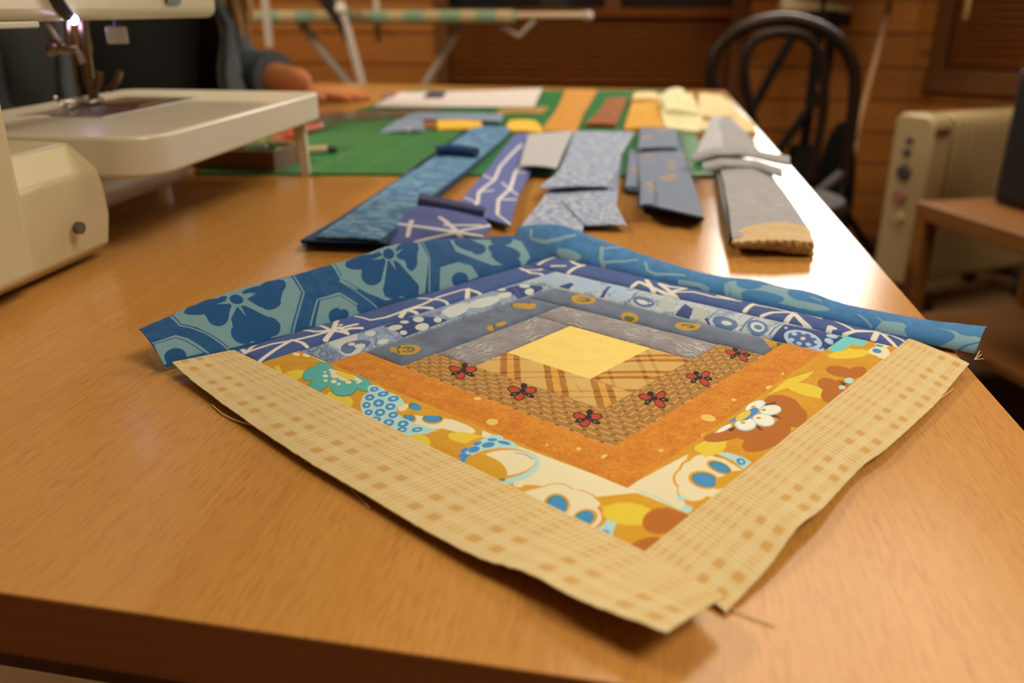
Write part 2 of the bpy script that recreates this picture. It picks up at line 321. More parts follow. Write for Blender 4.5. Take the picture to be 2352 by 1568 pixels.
def quilt_world(P):
    xy = QC + P[..., 0:1]*QE1 + P[..., 1:2]*QE2
    return np.concatenate([xy, P[..., 2:3]], -1)
PRINTS = {
 ('LL', 4): ((206, 148, 28), [
  ((222,188,52),[('e',2.58,2.43,0.806,0.543,1.35),('p',0.96,2.37,0.99,2.1,2.23,2.67,1.96,2.8),('e',6.41,2.42,0.971,0.466,-2.97),('e',11.95,2.56,0.739,0.379,-3.0)]),
  ((226,208,160),[('e',0.33,0.44,0.311,0.18,-2.89),('e',0.84,0.16,0.304,0.185,0.31),('p',-0.12,-0.03,-0.06,-0.11,2.28,0.0,2.34,0.11)]),
  ((60,140,80),[('e',3.11,1.49,0.988,0.491,-2.25),('e',4.33,2.0,1.061,0.512,-2.19),('e',5.59,1.54,0.999,0.639,0.59),('e',5.75,0.59,1.066,0.474,-2.72),('e',2.82,0.49,0.778,0.362,-2.86),('e',4.11,1.11,1.434,0.608,-2.83)]),
  ((84,166,150),[('e',3.11,1.49,0.891,0.445,-2.23),('e',4.32,1.98,0.963,0.463,-2.18),('e',5.55,1.52,0.918,0.588,0.59),('e',5.71,0.56,1.0,0.441,-2.75),('e',2.84,0.51,0.713,0.327,-2.9),('e',4.11,1.11,1.434,0.608,-2.83)]),
  ((226,208,160),[('e',3.81,1.25,0.215,0.137,0.59),('e',3.39,0.96,0.112,0.083,0.56),('e',4.28,1.6,0.159,0.09,0.6),('e',4.65,1.39,0.228,0.143,0.59),('e',5.06,1.41,0.146,0.089,0.6),('e',5.22,0.94,0.209,0.151,0.59),('e',5.58,0.65,0.117,0.089,0.61),('e',3.45,0.56,0.23,0.124,-2.95),('e',3.82,0.76,0.262,0.14,-2.99),('e',4.24,0.63,0.733,0.276,-3.01),('e',4.08,0.88,0.364,0.183,0.65),('e',4.58,0.79,0.45,0.217,-2.83),('e',5.03,0.4,0.62,0.179,-3.03)]),
  ((222,188,52),[('e',4.47,0.52,0.684,0.254,3.14)]),
  ((226,208,160),[('e',11.73,0.82,1.549,0.464,3.0),('e',9.31,1.0,0.469,0.308,0.66),('e',11.17,1.22,0.847,0.483,3.08),('e',10.5,1.35,0.544,0.24,0.71)]),
  ((214,148,38),[('p',9.18,0.49,11.66,0.37,11.31,0.58,9.74,1.44,9.45,1.39,9.52,1.13),('e',10.24,1.53,0.498,0.281,0.5),('e',11.02,0.89,0.538,0.467,0.55)]),
  ((50,130,100),[('e',9.53,0.6,0.433,0.254,-2.76),('e',10.19,1.51,0.381,0.224,-2.73),('e',10.99,0.87,0.433,0.405,0.16)]),
  ((62,134,178),[('e',9.64,0.61,0.366,0.216,-2.77),('e',10.19,1.49,0.288,0.155,-2.72),('e',10.99,0.89,0.355,0.329,0.3)]),
  ((206,148,28),[('p',9.52,1.19,10.53,0.41,11.44,0.38,10.99,0.5,10.51,0.94,9.87,1.44)]),
  ((172,205,190),[('e',8.23,1.55,1.54,0.753,0.56),('e',7.07,0.68,0.884,0.389,-2.8),('e',8.2,0.75,0.89,0.387,-2.85),('e',9.34,2.16,1.453,0.586,-2.98),('e',10.42,2.23,1.15,0.531,-3.11),('e',11.33,1.94,0.574,0.364,2.98),('p',11.04,1.68,12.06,1.5,11.59,2.17),('e',7.86,1.89,1.245,0.356,0.68)]),
  ((62,134,178),[('e',6.74,0.61,0.3,0.203,0.89),('e',7.46,0.68,0.324,0.25,1.13),('e',8.2,0.7,0.329,0.25,1.05),('e',7.31,1.36,0.351,0.22,0.75),('e',8.07,1.47,0.415,0.25,0.73),('e',8.75,1.36,0.352,0.23,0.77),('e',7.83,1.99,0.325,0.192,0.68),('e',8.86,2.05,0.365,0.236,0.7),('e',8.46,2.37,0.264,0.18,0.65),('e',9.48,1.82,0.308,0.217,0.76),('e',9.2,2.57,0.247,0.207,0.17),('e',9.87,2.4,0.311,0.238,0.66),('e',10.44,2.08,0.307,0.236,0.78),('e',10.79,2.44,0.222,0.217,1.1),('e',11.29,2.02,0.238,0.209,1.79)]),
  ((172,205,190),[('e',6.75,0.58,0.096,0.073,1.13),('e',7.44,0.65,0.108,0.085,1.32),('e',8.19,0.68,0.122,0.096,1.14),('e',7.33,1.37,0.104,0.076,0.84),('e',8.08,1.48,0.139,0.091,0.76),('e',8.75,1.36,0.137,0.098,0.83),('e',7.84,1.98,0.105,0.071,0.71),('e',8.86,2.04,0.137,0.106,0.78),('e',8.46,2.37,0.088,0.069,0.68),('e',9.48,1.82,0.11,0.088,0.87),('e',9.2,2.56,0.092,0.078,2.8),('e',9.87,2.39,0.116,0.103,0.76),('e',10.44,2.09,0.111,0.094,0.88),('e',10.8,2.43,0.086,0.079,2.09),('e',11.29,2.02,0.102,0.073,2.04)]),
  ((222,188,52),[('e',13.36,1.17,0.83,0.448,2.82),('e',13.87,2.91,0.501,0.21,3.05)]),
  ((226,208,160),[('p',13.34,0.21,15.26,0.27,20.51,-0.1,23.22,-0.18,23.16,0.41,20.15,1.29,17.22,2.33,16.77,2.72,17.03,1.13,16.48,0.4,15.43,0.45,13.87,0.81),('e',19.1,2.05,1.507,0.897,2.75),('e',19.82,2.44,1.348,0.841,3.14),('e',18.28,2.24,0.748,0.574,2.6)]),
  ((214,148,38),[('e',14.57,1.55,1.184,0.794,1.08)]),
  ((172,205,190),[('e',14.62,1.57,1.616,0.546,-1.88),('e',14.96,0.49,0.628,0.324,-3.06)]),
  ((62,134,178),[('e',14.25,0.57,0.204,0.144,2.41),('e',14.03,1.2,0.214,0.143,1.53),('e',14.44,1.0,0.281,0.221,1.77),('e',14.78,0.43,0.304,0.139,2.92),('e',14.28,1.64,0.274,0.217,1.31),('e',14.03,1.93,0.226,0.133,1.29),('e',14.27,2.25,0.2,0.156,1.45),('e',14.54,2.38,0.387,0.166,-1.81)]),
  ((172,205,190),[('e',15.99,1.78,1.464,1.317,1.91)]),
  ((214,148,38),[('e',15.79,1.73,1.379,1.167,2.14)]),
  ((226,208,160),[('e',15.9,1.59,1.195,0.966,2.15)]),
  ((206,148,28),[('e',15.62,2.3,1.107,0.641,-2.92),('p',14.8,2.61,14.89,1.58,15.95,2.14,16.69,2.21,16.06,2.86,15.29,2.96)]),
  ((62,134,178),[('s',15.71,0.75,16.04,0.58,0.06),('s',16.04,0.58,16.54,0.67,0.06)]),
  ((50,130,100),[('e',16.64,2.56,0.201,0.101,2.34)]),
  ((214,148,38),[('p',17.04,2.7,17.1,2.51,17.91,2.02,18.21,1.92,17.77,2.72),('s',17.91,2.02,18.21,1.92,0.07),('s',18.21,1.92,18.25,1.69,0.07),('s',18.25,1.69,18.4,1.45,0.07),('s',18.4,1.45,18.66,1.3,0.07),('s',18.66,1.3,18.94,1.3,0.07),('s',18.94,1.3,19.18,1.37,0.07),('s',19.18,1.37,19.41,1.23,0.07),('s',19.41,1.23,19.69,1.18,0.07),('s',19.69,1.18,19.92,1.2,0.07),('s',19.92,1.2,20.15,1.29,0.07)]),
  ((226,208,160),[('e',17.39,2.33,0.216,0.188,2.86),('e',19.21,2.06,1.16,0.692,2.71)]),
  ((214,148,38),[('e',19.3,2.42,0.666,0.459,0.76),('e',20.58,2.39,0.5,0.413,1.26),('s',21.12,1.86,21.28,2.3,0.07),('s',21.28,2.3,21.29,2.61,0.07)]),
  ((50,130,100),[('e',19.32,2.44,0.578,0.374,0.76),('e',20.57,2.42,0.405,0.333,1.23)]),
  ((62,134,178),[('e',19.36,2.46,0.523,0.318,0.78),('e',20.58,2.4,0.344,0.285,1.31)]),
  ((206,148,28),[('p',20.04,1.29,21.01,0.04,23.26,-0.13,24.23,1.93,22.35,2.78,21.5,1.97,20.9,1.59)]),
  ((172,205,190),[('p',21.16,1.78,21.34,1.68,21.6,1.97,21.93,2.62,21.44,2.67,21.29,2.67,21.31,2.28),('s',21.09,-0.06,21.75,-0.26,0.05),('s',21.75,-0.26,22.72,-0.04,0.05)]),
  ((62,134,178),[('e',21.6,2.6,0.162,0.124,2.79)]),
  ((222,188,52),[('e',21.58,1.31,0.879,0.657,2.68),('p',20.56,1.61,21.25,0.76,21.92,1.63)]),
  ((176,98,28),[('e',22.64,0.94,0.768,0.567,1.26),('e',23.11,2.22,0.619,0.338,2.07),('p',22.31,0.13,23.28,0.04,23.19,1.44)]),
 ]),
 ('LR', 4): ((206, 148, 28), [
  ((226,208,160),[('p',0.08,-0.07,3.73,0.38,3.41,0.82,0.69,2.4,-0.23,2.5,-0.28,0.17)]),
  ((214,148,38),[('e',2.66,1.13,0.895,0.458,2.68),('e',1.97,1.29,0.842,0.462,2.69),('e',1.37,1.94,0.821,0.544,2.78),('p',3.89,0.29,4.05,0.69,3.28,1.01,2.91,0.74),('p',0.99,1.64,0.73,2.32,0.46,2.65,0.25,2.43)]),
  ((226,208,160),[('e',2.64,1.19,0.784,0.406,2.68),('e',2.01,1.33,0.756,0.42,2.69),('e',1.49,1.93,0.785,0.543,2.82),('e',3.4,1.31,0.848,0.57,2.81),('e',2.33,2.27,0.924,0.637,2.9),('p',4.13,1.15,4.29,1.67,4.02,2.59,3.65,2.37)]),
  ((172,205,190),[('p',4.48,1.2,4.85,1.49,4.93,2.12,4.81,2.59,4.1,2.6,4.42,1.96),('s',0.11,0.58,0.19,1.19,0.08),('s',0.19,1.19,0.02,1.95,0.08),('s',0.02,1.95,0.03,2.57,0.08),('e',0.66,1.9,0.204,0.137,2.74),('e',0.22,2.4,0.235,0.188,2.98)]),
  ((62,134,178),[('e',4.55,2.26,0.272,0.174,2.62)]),
  ((172,205,190),[('e',4.56,2.27,0.103,0.071,2.55)]),
  ((214,148,38),[('e',3.58,1.84,0.594,0.393,1.96),('e',2.36,1.87,0.669,0.578,2.44)]),
  ((50,130,100),[('e',3.6,1.86,0.491,0.313,1.9),('e',2.37,1.89,0.527,0.477,2.24)]),
  ((62,134,178),[('e',3.57,1.89,0.392,0.248,1.88),('e',2.36,1.9,0.463,0.418,2.26)]),
  ((206,148,28),[('p',2.75,2.15,4.19,2.67,2.39,2.7,2.06,2.53)]),
  ((222,188,52),[('e',4.81,0.77,0.717,0.484,-2.79),('p',4.48,0.26,5.16,0.32,5.73,1.02,4.76,1.35,3.89,1.04),('p',11.05,0.24,13.29,0.16,15.16,0.72,14.24,0.83,12.6,0.67),('e',12.74,1.34,0.88,0.664,-1.47),('p',13.19,0.88,12.28,2.38,12.04,1.58),('p',18.3,1.49,17.49,0.82,19.28,0.84,19.14,1.6),('e',18.4,1.17,1.207,0.53,-2.64),('p',8.91,2.14,9.18,2.51,8.48,2.58)]),
  ((206,148,28),[('e',11.57,0.8,0.633,0.288,-2.73)]),
  ((176,98,28),[('e',10.33,1.3,1.235,0.797,2.59),('e',9.69,2.03,1.145,0.616,2.87),('e',7.17,2.09,1.728,0.608,-3.1),('e',6.11,0.69,1.005,0.458,-2.75),('p',6.02,0.36,8.17,0.91,9.11,2.36,6.16,2.52,6.25,1.25),('e',15.85,1.67,0.703,0.617,2.54),('e',16.18,2.28,0.994,0.401,-3.08),('e',13.96,1.89,0.819,0.478,2.71),('e',13.51,2.4,1.449,0.504,3.02)]),
  ((104,48,38),[('p',9.96,0.62,10.66,0.89,10.23,0.95,9.59,0.86),('p',9.06,1.12,9.3,1.39,9.13,1.85,9.0,1.47),('p',8.0,1.12,7.55,1.78,7.51,1.55),('p',6.77,0.47,7.17,0.65,6.77,0.79,6.55,0.72),('p',14.71,2.12,14.63,2.48,14.23,2.5)]),
  ((172,205,190),[('e',9.58,0.38,0.788,0.327,3.1),('e',9.62,1.08,0.628,0.405,-3.14),('e',8.5,1.29,0.644,0.465,2.67),('e',7.63,0.89,0.672,0.436,2.85),('p',6.01,0.24,7.09,0.43,7.04,0.59,6.46,0.51),('e',15.11,2.42,0.354,0.198,3.01),('e',14.11,2.48,0.242,0.145,3.1)]),
  ((236,224,196),[('e',9.6,0.35,0.666,0.262,-3.13),('e',9.64,1.06,0.536,0.35,-3.04),('e',8.52,1.28,0.536,0.408,2.64),('e',7.67,0.87,0.564,0.379,2.88),('e',6.7,0.38,0.544,0.121,-3.08)]),
  ((62,134,178),[('e',8.88,0.56,0.573,0.205,3.03),('p',7.27,0.21,8.9,0.22,9.2,0.73,8.06,0.77)]),
  ((222,188,52),[('e',8.35,0.42,0.642,0.198,3.1)]),
  ((214,148,38),[('e',9.46,0.35,0.142,0.104,2.92),('e',9.43,0.85,0.139,0.101,3.02),('e',8.53,1.04,0.134,0.099,3.05),('e',7.7,0.73,0.13,0.099,3.02)]),
  ((110,190,178),[('e',19.54,0.31,1.279,0.458,3.08),('e',20.51,0.81,0.679,0.465,2.68),('e',20.52,0.3,0.646,0.394,3.0)]),
  ((226,208,160),[('e',19.8,2.16,0.741,0.446,-3.12),('e',20.87,1.97,0.572,0.327,-3.1),('e',19.5,2.51,0.568,0.323,-3.13)]),
  ((62,134,178),[('e',19.78,2.07,0.345,0.221,2.82),('e',20.64,1.89,0.203,0.182,-1.34)]),
 ]),
 ('LL', 2): ((160, 112, 48), [
  ((74,22,18),[('e',2.29,0.99,0.503,0.302,0.54),('e',2.84,0.55,0.502,0.356,1.1),('e',3.01,1.4,0.519,0.256,0.86),('e',6.06,0.99,0.46,0.294,0.55),('e',6.61,0.58,0.46,0.345,1.22),('e',6.71,1.38,0.478,0.25,0.91),('e',10.01,1.25,0.395,0.274,0.52),('e',10.53,0.88,0.396,0.317,1.43),('e',10.56,1.6,0.411,0.235,0.98)]),
  ((176,60,32),[('e',2.29,0.99,0.388,0.235,0.53),('e',2.84,0.55,0.387,0.278,1.12),('e',3.01,1.4,0.399,0.2,0.87),('e',6.06,0.99,0.356,0.229,0.53),('e',6.61,0.58,0.355,0.268,1.24),('e',6.71,1.38,0.368,0.195,0.92),('e',10.01,1.25,0.306,0.213,0.5),('e',10.53,0.88,0.306,0.246,1.46),('e',10.56,1.6,0.316,0.183,0.98)]),
  ((26,18,16),[('e',2.27,0.29,0.412,0.154,-2.25),('e',2.67,1.34,0.305,0.192,1.52),('e',3.27,1.0,0.365,0.172,-2.85),('e',2.68,0.81,0.296,0.145,0.83),('e',6.09,0.33,0.371,0.15,0.94),('e',6.4,1.32,0.291,0.181,1.63),('e',6.98,1.0,0.337,0.166,-2.86),('e',6.44,0.81,0.271,0.141,0.87),('e',10.09,0.67,0.306,0.141,0.99),('e',10.28,1.55,0.263,0.16,1.77),('e',10.83,1.25,0.296,0.152,-2.89),('e',10.36,1.09,0.229,0.132,0.93)]),
  ((150,130,110),[('e',2.66,1.35,0.065,0.063,0.54),('e',3.26,1.01,0.071,0.062,0.84),('e',6.39,1.33,0.061,0.06,2.55),('e',6.97,1.01,0.065,0.061,1.01),('e',10.28,1.55,0.058,0.051,2.44),('e',10.83,1.26,0.058,0.055,2.15)]),
 ]),
 ('LR', 2): ((160, 112, 48), [
  ((74,22,18),[('e',2.21,0.76,0.402,0.294,2.24),('e',2.79,1.2,0.557,0.216,2.79),('e',2.06,1.59,0.57,0.229,2.34),('e',5.65,1.13,0.392,0.281,2.41),('e',6.22,1.53,0.561,0.2,2.83),('e',5.47,1.89,0.558,0.218,2.42),('e',9.68,1.05,0.423,0.279,2.52),('e',10.34,1.43,0.748,0.196,2.83),('e',9.44,1.82,0.605,0.217,2.49)]),
  ((176,60,32),[('e',2.21,0.76,0.31,0.228,2.22),('e',2.79,1.2,0.433,0.167,2.8),('e',2.06,1.59,0.443,0.177,2.33),('e',5.65,1.13,0.302,0.219,2.39),('e',6.22,1.53,0.436,0.155,2.84),('e',5.47,1.89,0.434,0.169,2.41),('e',9.68,1.05,0.326,0.218,2.51),('e',10.34,1.43,0.581,0.152,2.84),('e',9.44,1.82,0.47,0.168,2.48)]),
  ((26,18,16),[('e',2.67,0.74,0.302,0.153,-0.71),('e',1.85,1.14,0.352,0.139,2.91),('e',2.49,1.55,0.249,0.205,-1.28),('e',2.34,1.15,0.259,0.149,2.64),('e',6.12,1.11,0.296,0.144,-0.62),('e',5.28,1.47,0.356,0.128,2.93),('e',5.91,1.85,0.235,0.202,2.12),('e',5.77,1.49,0.259,0.138,2.71),('e',10.24,1.01,0.368,0.145,-0.52),('e',9.26,1.4,0.388,0.127,2.95),('e',9.93,1.77,0.272,0.207,2.53),('e',9.79,1.41,0.31,0.136,2.76)]),
  ((150,130,110),[('e',1.84,1.13,0.071,0.048,2.68),('e',2.48,1.54,0.066,0.055,3.06),('e',5.27,1.46,0.072,0.045,2.75),('e',5.9,1.84,0.066,0.05,3.06),('e',9.25,1.39,0.078,0.044,2.79),('e',9.92,1.76,0.079,0.05,2.97)]),
 ]),
 ('LL', 3): (None, [
  ((226,186,84),[('e',10.53,1.63,0.262,0.219,0.66),('e',8.42,0.32,0.184,0.174,1.15),('e',14.79,1.11,0.094,0.085,2.15),('e',12.82,2.29,0.088,0.065,2.89)]),
  ((226,186,84),[('e',10.54,1.61,0.296,0.243,0.69),('e',12.82,2.28,0.115,0.093,-2.95),('e',14.78,1.08,0.125,0.091,0.97),('e',15.9,0.92,0.206,0.086,1.41),('e',13.61,1.65,0.075,0.065,0.85)]),
 ]),
 ('LR', 3): (None, [
  ((226,186,84),[('e',4.82,1.54,0.331,0.304,2.24),('e',9.6,2.06,0.23,0.146,3.13),('e',3.37,2.18,0.189,0.104,-2.8),('e',7.22,1.5,0.146,0.111,-3.09),('e',0.97,1.58,0.115,0.091,3.04),('e',11.48,1.85,0.139,0.076,2.87),('e',4.71,2.19,0.115,0.07,3.11)]),
 ]),
 ('UL', 2): (None, [
  ((186,140,40),[('e',11.66,1.6,0.348,0.164,2.25),('e',11.14,1.12,0.741,0.59,2.89),('e',1.98,1.41,0.743,0.429,-1.73),('e',1.57,0.99,0.424,0.172,2.45),('e',5.84,0.36,0.331,0.197,2.51),('e',4.99,0.36,0.413,0.177,3.09)]),
  ((82,92,60),[('e',11.44,1.42,0.547,0.1,2.31),('e',11.14,1.12,0.403,0.358,2.73),('e',2.23,2.05,0.442,0.065,2.4),('e',5.56,0.36,0.237,0.05,2.41)]),
  ((186,140,40),[('e',11.17,1.09,0.247,0.222,-3.09),('e',11.45,1.28,0.234,0.127,2.32)]),
  ((82,92,60),[('e',11.11,1.1,0.13,0.1,2.47)]),
 ]),
 ('UR', 2): (None, [
  ((186,140,40),[('e',3.11,1.31,0.881,0.717,2.34),('e',6.97,0.42,0.646,0.434,2.66),('e',10.25,0.96,0.692,0.555,2.92),('e',10.63,1.43,0.38,0.193,2.16)]),
  ((88,96,70),[('e',3.18,1.26,0.438,0.409,3.1),('e',7.03,0.29,0.343,0.199,3.01),('e',10.31,1.0,0.425,0.242,-3.14)]),
  ((186,140,40),[('e',3.06,1.19,0.269,0.168,-2.68),('e',10.26,0.9,0.195,0.113,-2.6)]),
  ((186,140,40),[('e',16.03,-0.16,1822.623,0.312,1.99),('e',14.3,2.24,1.309,0.259,2.18)]),
  ((88,96,70),[('e',16.11,-0.16,12.356,0.156,-1.15)]),
 ]),
 ('UL', 4): ((66, 86, 132), [
  ((222,208,182),[('s',21.65,3.38,22.1,1.63,0.23),('s',22.1,1.63,17.47,4.87,0.23),('s',22.1,1.63,20.54,1.52,0.23),('s',20.54,1.52,19.67,1.22,0.23),('s',19.67,1.22,18.36,0.95,0.23),('s',18.36,0.95,17.21,0.88,0.23),('s',17.21,0.88,15.76,0.74,0.23),('s',23.06,-0.12,19.56,1.3,0.23),('s',19.56,1.3,19.4,0.61,0.23),('s',19.4,0.61,19.44,0.15,0.23),('s',18.33,2.83,18.05,1.39,0.25),('s',18.05,1.39,17.4,0.88,0.25),('s',14.65,3.72,17.21,0.88,0.29),('s',17.21,0.88,18.25,0.2,0.29),('s',17.18,2.38,17.4,0.88,0.22),('s',17.4,0.88,16.87,0.21,0.22)]),
  ((222,208,182),[('s',14.93,1.98,14.81,0.8,0.19),('s',14.81,0.8,13.86,0.6,0.19),('s',13.86,0.6,12.29,0.7,0.19),('s',12.29,0.7,11.01,0.7,0.19),('s',11.01,0.7,9.18,1.1,0.19),('s',9.18,1.1,7.57,1.18,0.19),('s',7.57,1.18,6.93,1.03,0.19),('s',13.11,0.23,12.29,0.7,0.29),('s',12.29,0.7,12.03,0.13,0.29),('s',12.29,0.7,11.53,0.52,0.25),('s',11.53,0.52,10.85,0.1,0.25),('s',10.39,1.71,10.03,0.98,0.25),('s',10.03,0.98,9.69,0.64,0.25),('s',9.69,0.64,9.62,0.24,0.25),('s',9.62,0.24,9.66,-0.02,0.25),('s',8.11,0.01,7.11,0.96,0.29),('s',7.11,0.96,6.95,0.07,0.29),('s',16.79,0.92,16.85,0.2,0.26),('s',17.08,0.55,16.38,0.49,0.22),('s',16.38,0.49,15.83,0.25,0.22),('s',1.22,1.98,1.74,0.66,0.26),('s',1.74,0.66,1.19,0.04,0.26),('s',1.58,1.42,0.75,0.8,0.23),('s',0.75,0.8,-1.32,1.34,0.23),('s',16.57,1.18,16.46,1.2,0.2)]),
 ]),
 ('UR', 4): ((66, 86, 132), [
  ((222,208,182),[('s',0.68,0.37,0.43,1.15,0.29),('s',0.43,1.15,0.1,2.1,0.29),('s',0.1,2.1,-0.42,3.53,0.29),('s',-0.42,3.53,2.41,1.68,0.29),('s',2.41,1.68,3.29,1.5,0.29),('s',3.43,0.04,3.25,0.8,0.29),('s',3.25,0.8,3.16,1.74,0.29),('s',1.74,0.43,2.43,0.84,0.23),('s',8.35,0.17,8.25,0.95,0.29),('s',8.25,0.95,11.82,-0.15,0.29),('s',11.82,-0.15,9.39,1.48,0.29),('s',9.39,1.48,10.31,1.32,0.29),('s',10.31,1.32,11.12,1.62,0.29),('s',8.34,1.59,9.19,0.8,0.29),('s',9.19,0.8,9.95,0.1,0.29),('s',11.01,0.07,10.97,0.82,0.29),('s',10.97,0.82,11.23,1.55,0.29),('s',11.1,0.62,12.03,1.2,0.22),('s',12.03,1.2,13.35,1.1,0.22),('s',13.35,1.1,14.95,1.58,0.22)]),
  ((222,208,182),[('s',13.51,1.56,14.46,1.57,0.29),('s',15.95,0.22,15.84,0.89,0.29),('s',15.84,0.89,15.79,1.7,0.29),('s',15.85,1.56,17.02,1.8,0.23),('s',17.02,1.8,18.17,1.65,0.23),('s',18.17,1.65,18.5,2.28,0.23),('s',18.5,2.28,19.83,1.74,0.23),('s',19.83,1.74,19.02,4.35,0.23),('s',17.05,0.13,17.36,0.87,0.29),('s',17.36,0.87,18.08,1.52,0.29),('s',18.39,1.45,18.45,0.64,0.32),('s',18.45,0.64,18.52,0.01,0.32),('s',18.39,1.45,19.2,0.51,0.32),('s',19.2,0.51,19.87,-0.02,0.32),('s',20.94,0.01,20.81,0.61,0.32),('s',20.81,0.61,21.06,0.49,0.32),('s',20.6,2.0,21.99,0.96,0.23),('s',21.99,0.96,22.79,1.64,0.23),('s',22.79,1.64,23.53,1.75,0.23),('s',21.79,0.14,22.08,0.8,0.32),('s',22.08,0.8,22.74,1.57,0.32),('s',22.74,1.57,23.15,2.21,0.32),('s',23.04,1.67,23.25,0.29,0.32),('s',23.28,1.71,23.87,0.94,0.26),('s',23.87,0.94,24.45,0.19,0.26),('s',23.27,2.28,24.01,1.84,0.23),('s',24.01,1.84,24.57,1.61,0.23)]),
 ]),
 ('UL', 5): ((38, 84, 122), [
  ((118,150,148),[('p',27.24,3.51,26.31,3.91,19.78,3.63,19.77,2.29,21.77,0.04,24.2,0.15,25.46,0.18,26.34,1.84,27.08,2.62),('p',28.75,1.82,27.57,1.88,27.28,1.5,26.63,0.24,28.52,0.18,28.95,0.03),('p',20.06,-0.02,20.2,0.05,18.94,1.55,17.67,1.51,17.01,0.52,17.35,0.0),('p',16.85,3.74,14.81,3.97,16.44,1.42,17.08,2.24),('s',27.2,3.47,27.08,2.49,0.1),('s',27.08,2.49,26.65,2.06,0.1),('s',26.65,2.06,26.13,1.39,0.1),('s',26.13,1.39,25.49,0.14,0.1),('s',19.63,3.56,19.7,2.2,0.1),('s',19.7,2.2,21.64,0.05,0.1),('s',28.77,1.78,27.59,1.84,0.1),('s',27.59,1.84,27.14,1.36,0.1),('s',27.14,1.36,26.56,0.17,0.1),('s',20.44,0.15,19.18,1.52,0.1),('s',19.18,1.52,17.62,1.53,0.1),('s',17.62,1.53,16.98,0.57,0.1),('s',16.89,3.79,16.99,2.29,0.1),('s',16.99,2.29,16.4,1.48,0.1)]),
  ((38,84,122),[('s',27.09,3.49,27.0,2.57,0.07),('s',27.0,2.57,26.4,1.94,0.07),('s',26.4,1.94,25.92,1.17,0.07),('s',25.92,1.17,25.44,0.23,0.07),('s',19.78,3.63,19.83,2.24,0.07),('s',19.83,2.24,21.72,0.12,0.07),('s',28.81,1.67,27.64,1.7,0.06),('s',27.64,1.7,27.28,1.26,0.06),('s',27.28,1.26,26.74,0.22,0.06),('s',20.3,0.09,19.08,1.42,0.06),('s',19.08,1.42,17.71,1.38,0.06),('s',17.71,1.38,17.08,0.41,0.06),('s',16.68,3.81,16.87,2.32,0.07),('s',16.87,2.32,16.34,1.57,0.07)]),
  ((30,78,118),[('e',23.61,2.97,0.384,0.353,-2.34),('e',25.39,3.27,1.009,0.542,-3.01),('e',25.76,3.16,0.773,0.431,-2.79),('e',25.02,2.34,0.782,0.587,2.04),('p',25.77,3.65,24.19,3.15,24.05,2.65,24.93,1.62,25.58,2.15),('e',24.27,3.34,0.264,0.176,3.04),('p',23.8,2.48,23.39,2.4,22.06,0.66,22.59,0.23,24.74,0.9,24.49,1.85),('e',24.3,0.81,0.702,0.619,2.44),('e',22.77,0.75,0.642,0.609,-2.95),('e',23.71,0.56,1.006,0.449,-2.89),('p',23.09,2.77,22.15,3.03,20.65,2.92,21.45,1.9,22.24,1.74,22.69,2.09),('e',21.27,3.12,0.911,0.583,2.88),('e',21.91,2.04,0.609,0.365,2.97),('e',22.33,3.24,0.778,0.261,-3.12),('e',28.16,0.37,0.611,0.518,2.19),('e',18.59,0.22,0.607,0.442,2.83),('e',15.35,3.11,0.866,0.684,2.89)]),
  ((118,150,148),[('p',23.75,3.26,22.41,3.08,23.29,2.92),('p',24.78,3.07,23.96,3.05,24.17,2.84),('p',23.8,2.48,23.61,2.41,23.66,1.69),('s',23.98,2.55,24.46,1.98,0.1),('s',24.46,1.98,24.9,1.34,0.1),('s',23.41,2.47,22.73,1.9,0.1),('s',22.73,1.9,22.16,1.45,0.1)]),
  ((30,78,118),[('e',23.61,2.97,0.353,0.326,-2.34)]),
  ((118,150,148),[('p',16.01,3.96,12.23,3.69,9.89,3.67,10.19,2.2,11.35,0.88,12.1,0.08,15.03,0.28,15.92,1.03,16.93,2.44),('p',10.92,0.01,9.79,1.38,8.17,1.45,7.36,0.99,7.4,0.13,9.57,0.01),('p',7.36,3.39,1.68,2.95,1.18,2.34,2.05,0.45,3.04,0.01,5.7,0.6,7.65,2.3),('p',17.78,1.29,17.39,0.65,17.12,0.02,18.5,0.12),('s',9.62,3.83,10.07,2.25,0.09),('s',10.07,2.25,11.7,0.1,0.09),('s',17.16,2.3,16.64,1.51,0.09),('s',16.64,1.51,15.86,0.09,0.09)]),
  ((30,78,118),[('e',12.87,3.09,0.469,0.351,2.68),('e',14.95,3.16,1.195,0.548,-3.12),('e',14.87,2.1,0.872,0.633,2.59),('p',15.81,3.48,13.36,3.46,13.37,2.7,14.58,1.46,15.3,2.52),('p',13.25,2.66,12.63,2.48,12.2,0.56,12.69,0.0,14.95,0.5,14.56,1.18),('e',14.11,0.79,0.79,0.555,2.84),('e',13.08,0.59,0.792,0.564,3.1),('e',11.36,3.06,1.152,0.572,2.78),('e',11.67,2.11,0.737,0.343,2.46),('p',12.29,2.95,10.05,3.56,10.99,2.41,11.95,1.62,12.14,2.42),('e',8.95,0.27,0.738,0.447,2.91),('e',18.16,0.25,0.37,0.253,3.03),('e',6.08,2.72,1.162,0.715,-2.8),('e',5.6,2.24,0.826,0.461,2.71),('e',2.76,2.83,1.164,0.625,2.93),('e',3.68,1.53,1.226,0.863,-2.69),('e',4.15,0.82,1.102,0.762,-2.55)]),
  ((118,150,148),[('p',14.29,3.08,13.24,3.1,13.53,2.9),('p',12.44,3.07,11.59,3.17,12.44,2.85),('p',13.16,2.57,12.88,2.55,13.1,1.92),('s',13.31,2.68,14.66,1.34,0.1),('s',12.63,2.48,12.14,1.46,0.1)]),
  ((30,78,118),[('e',12.87,3.09,0.434,0.319,2.64)]),
 ]),
 ('UR', 5): ((64, 118, 158), [
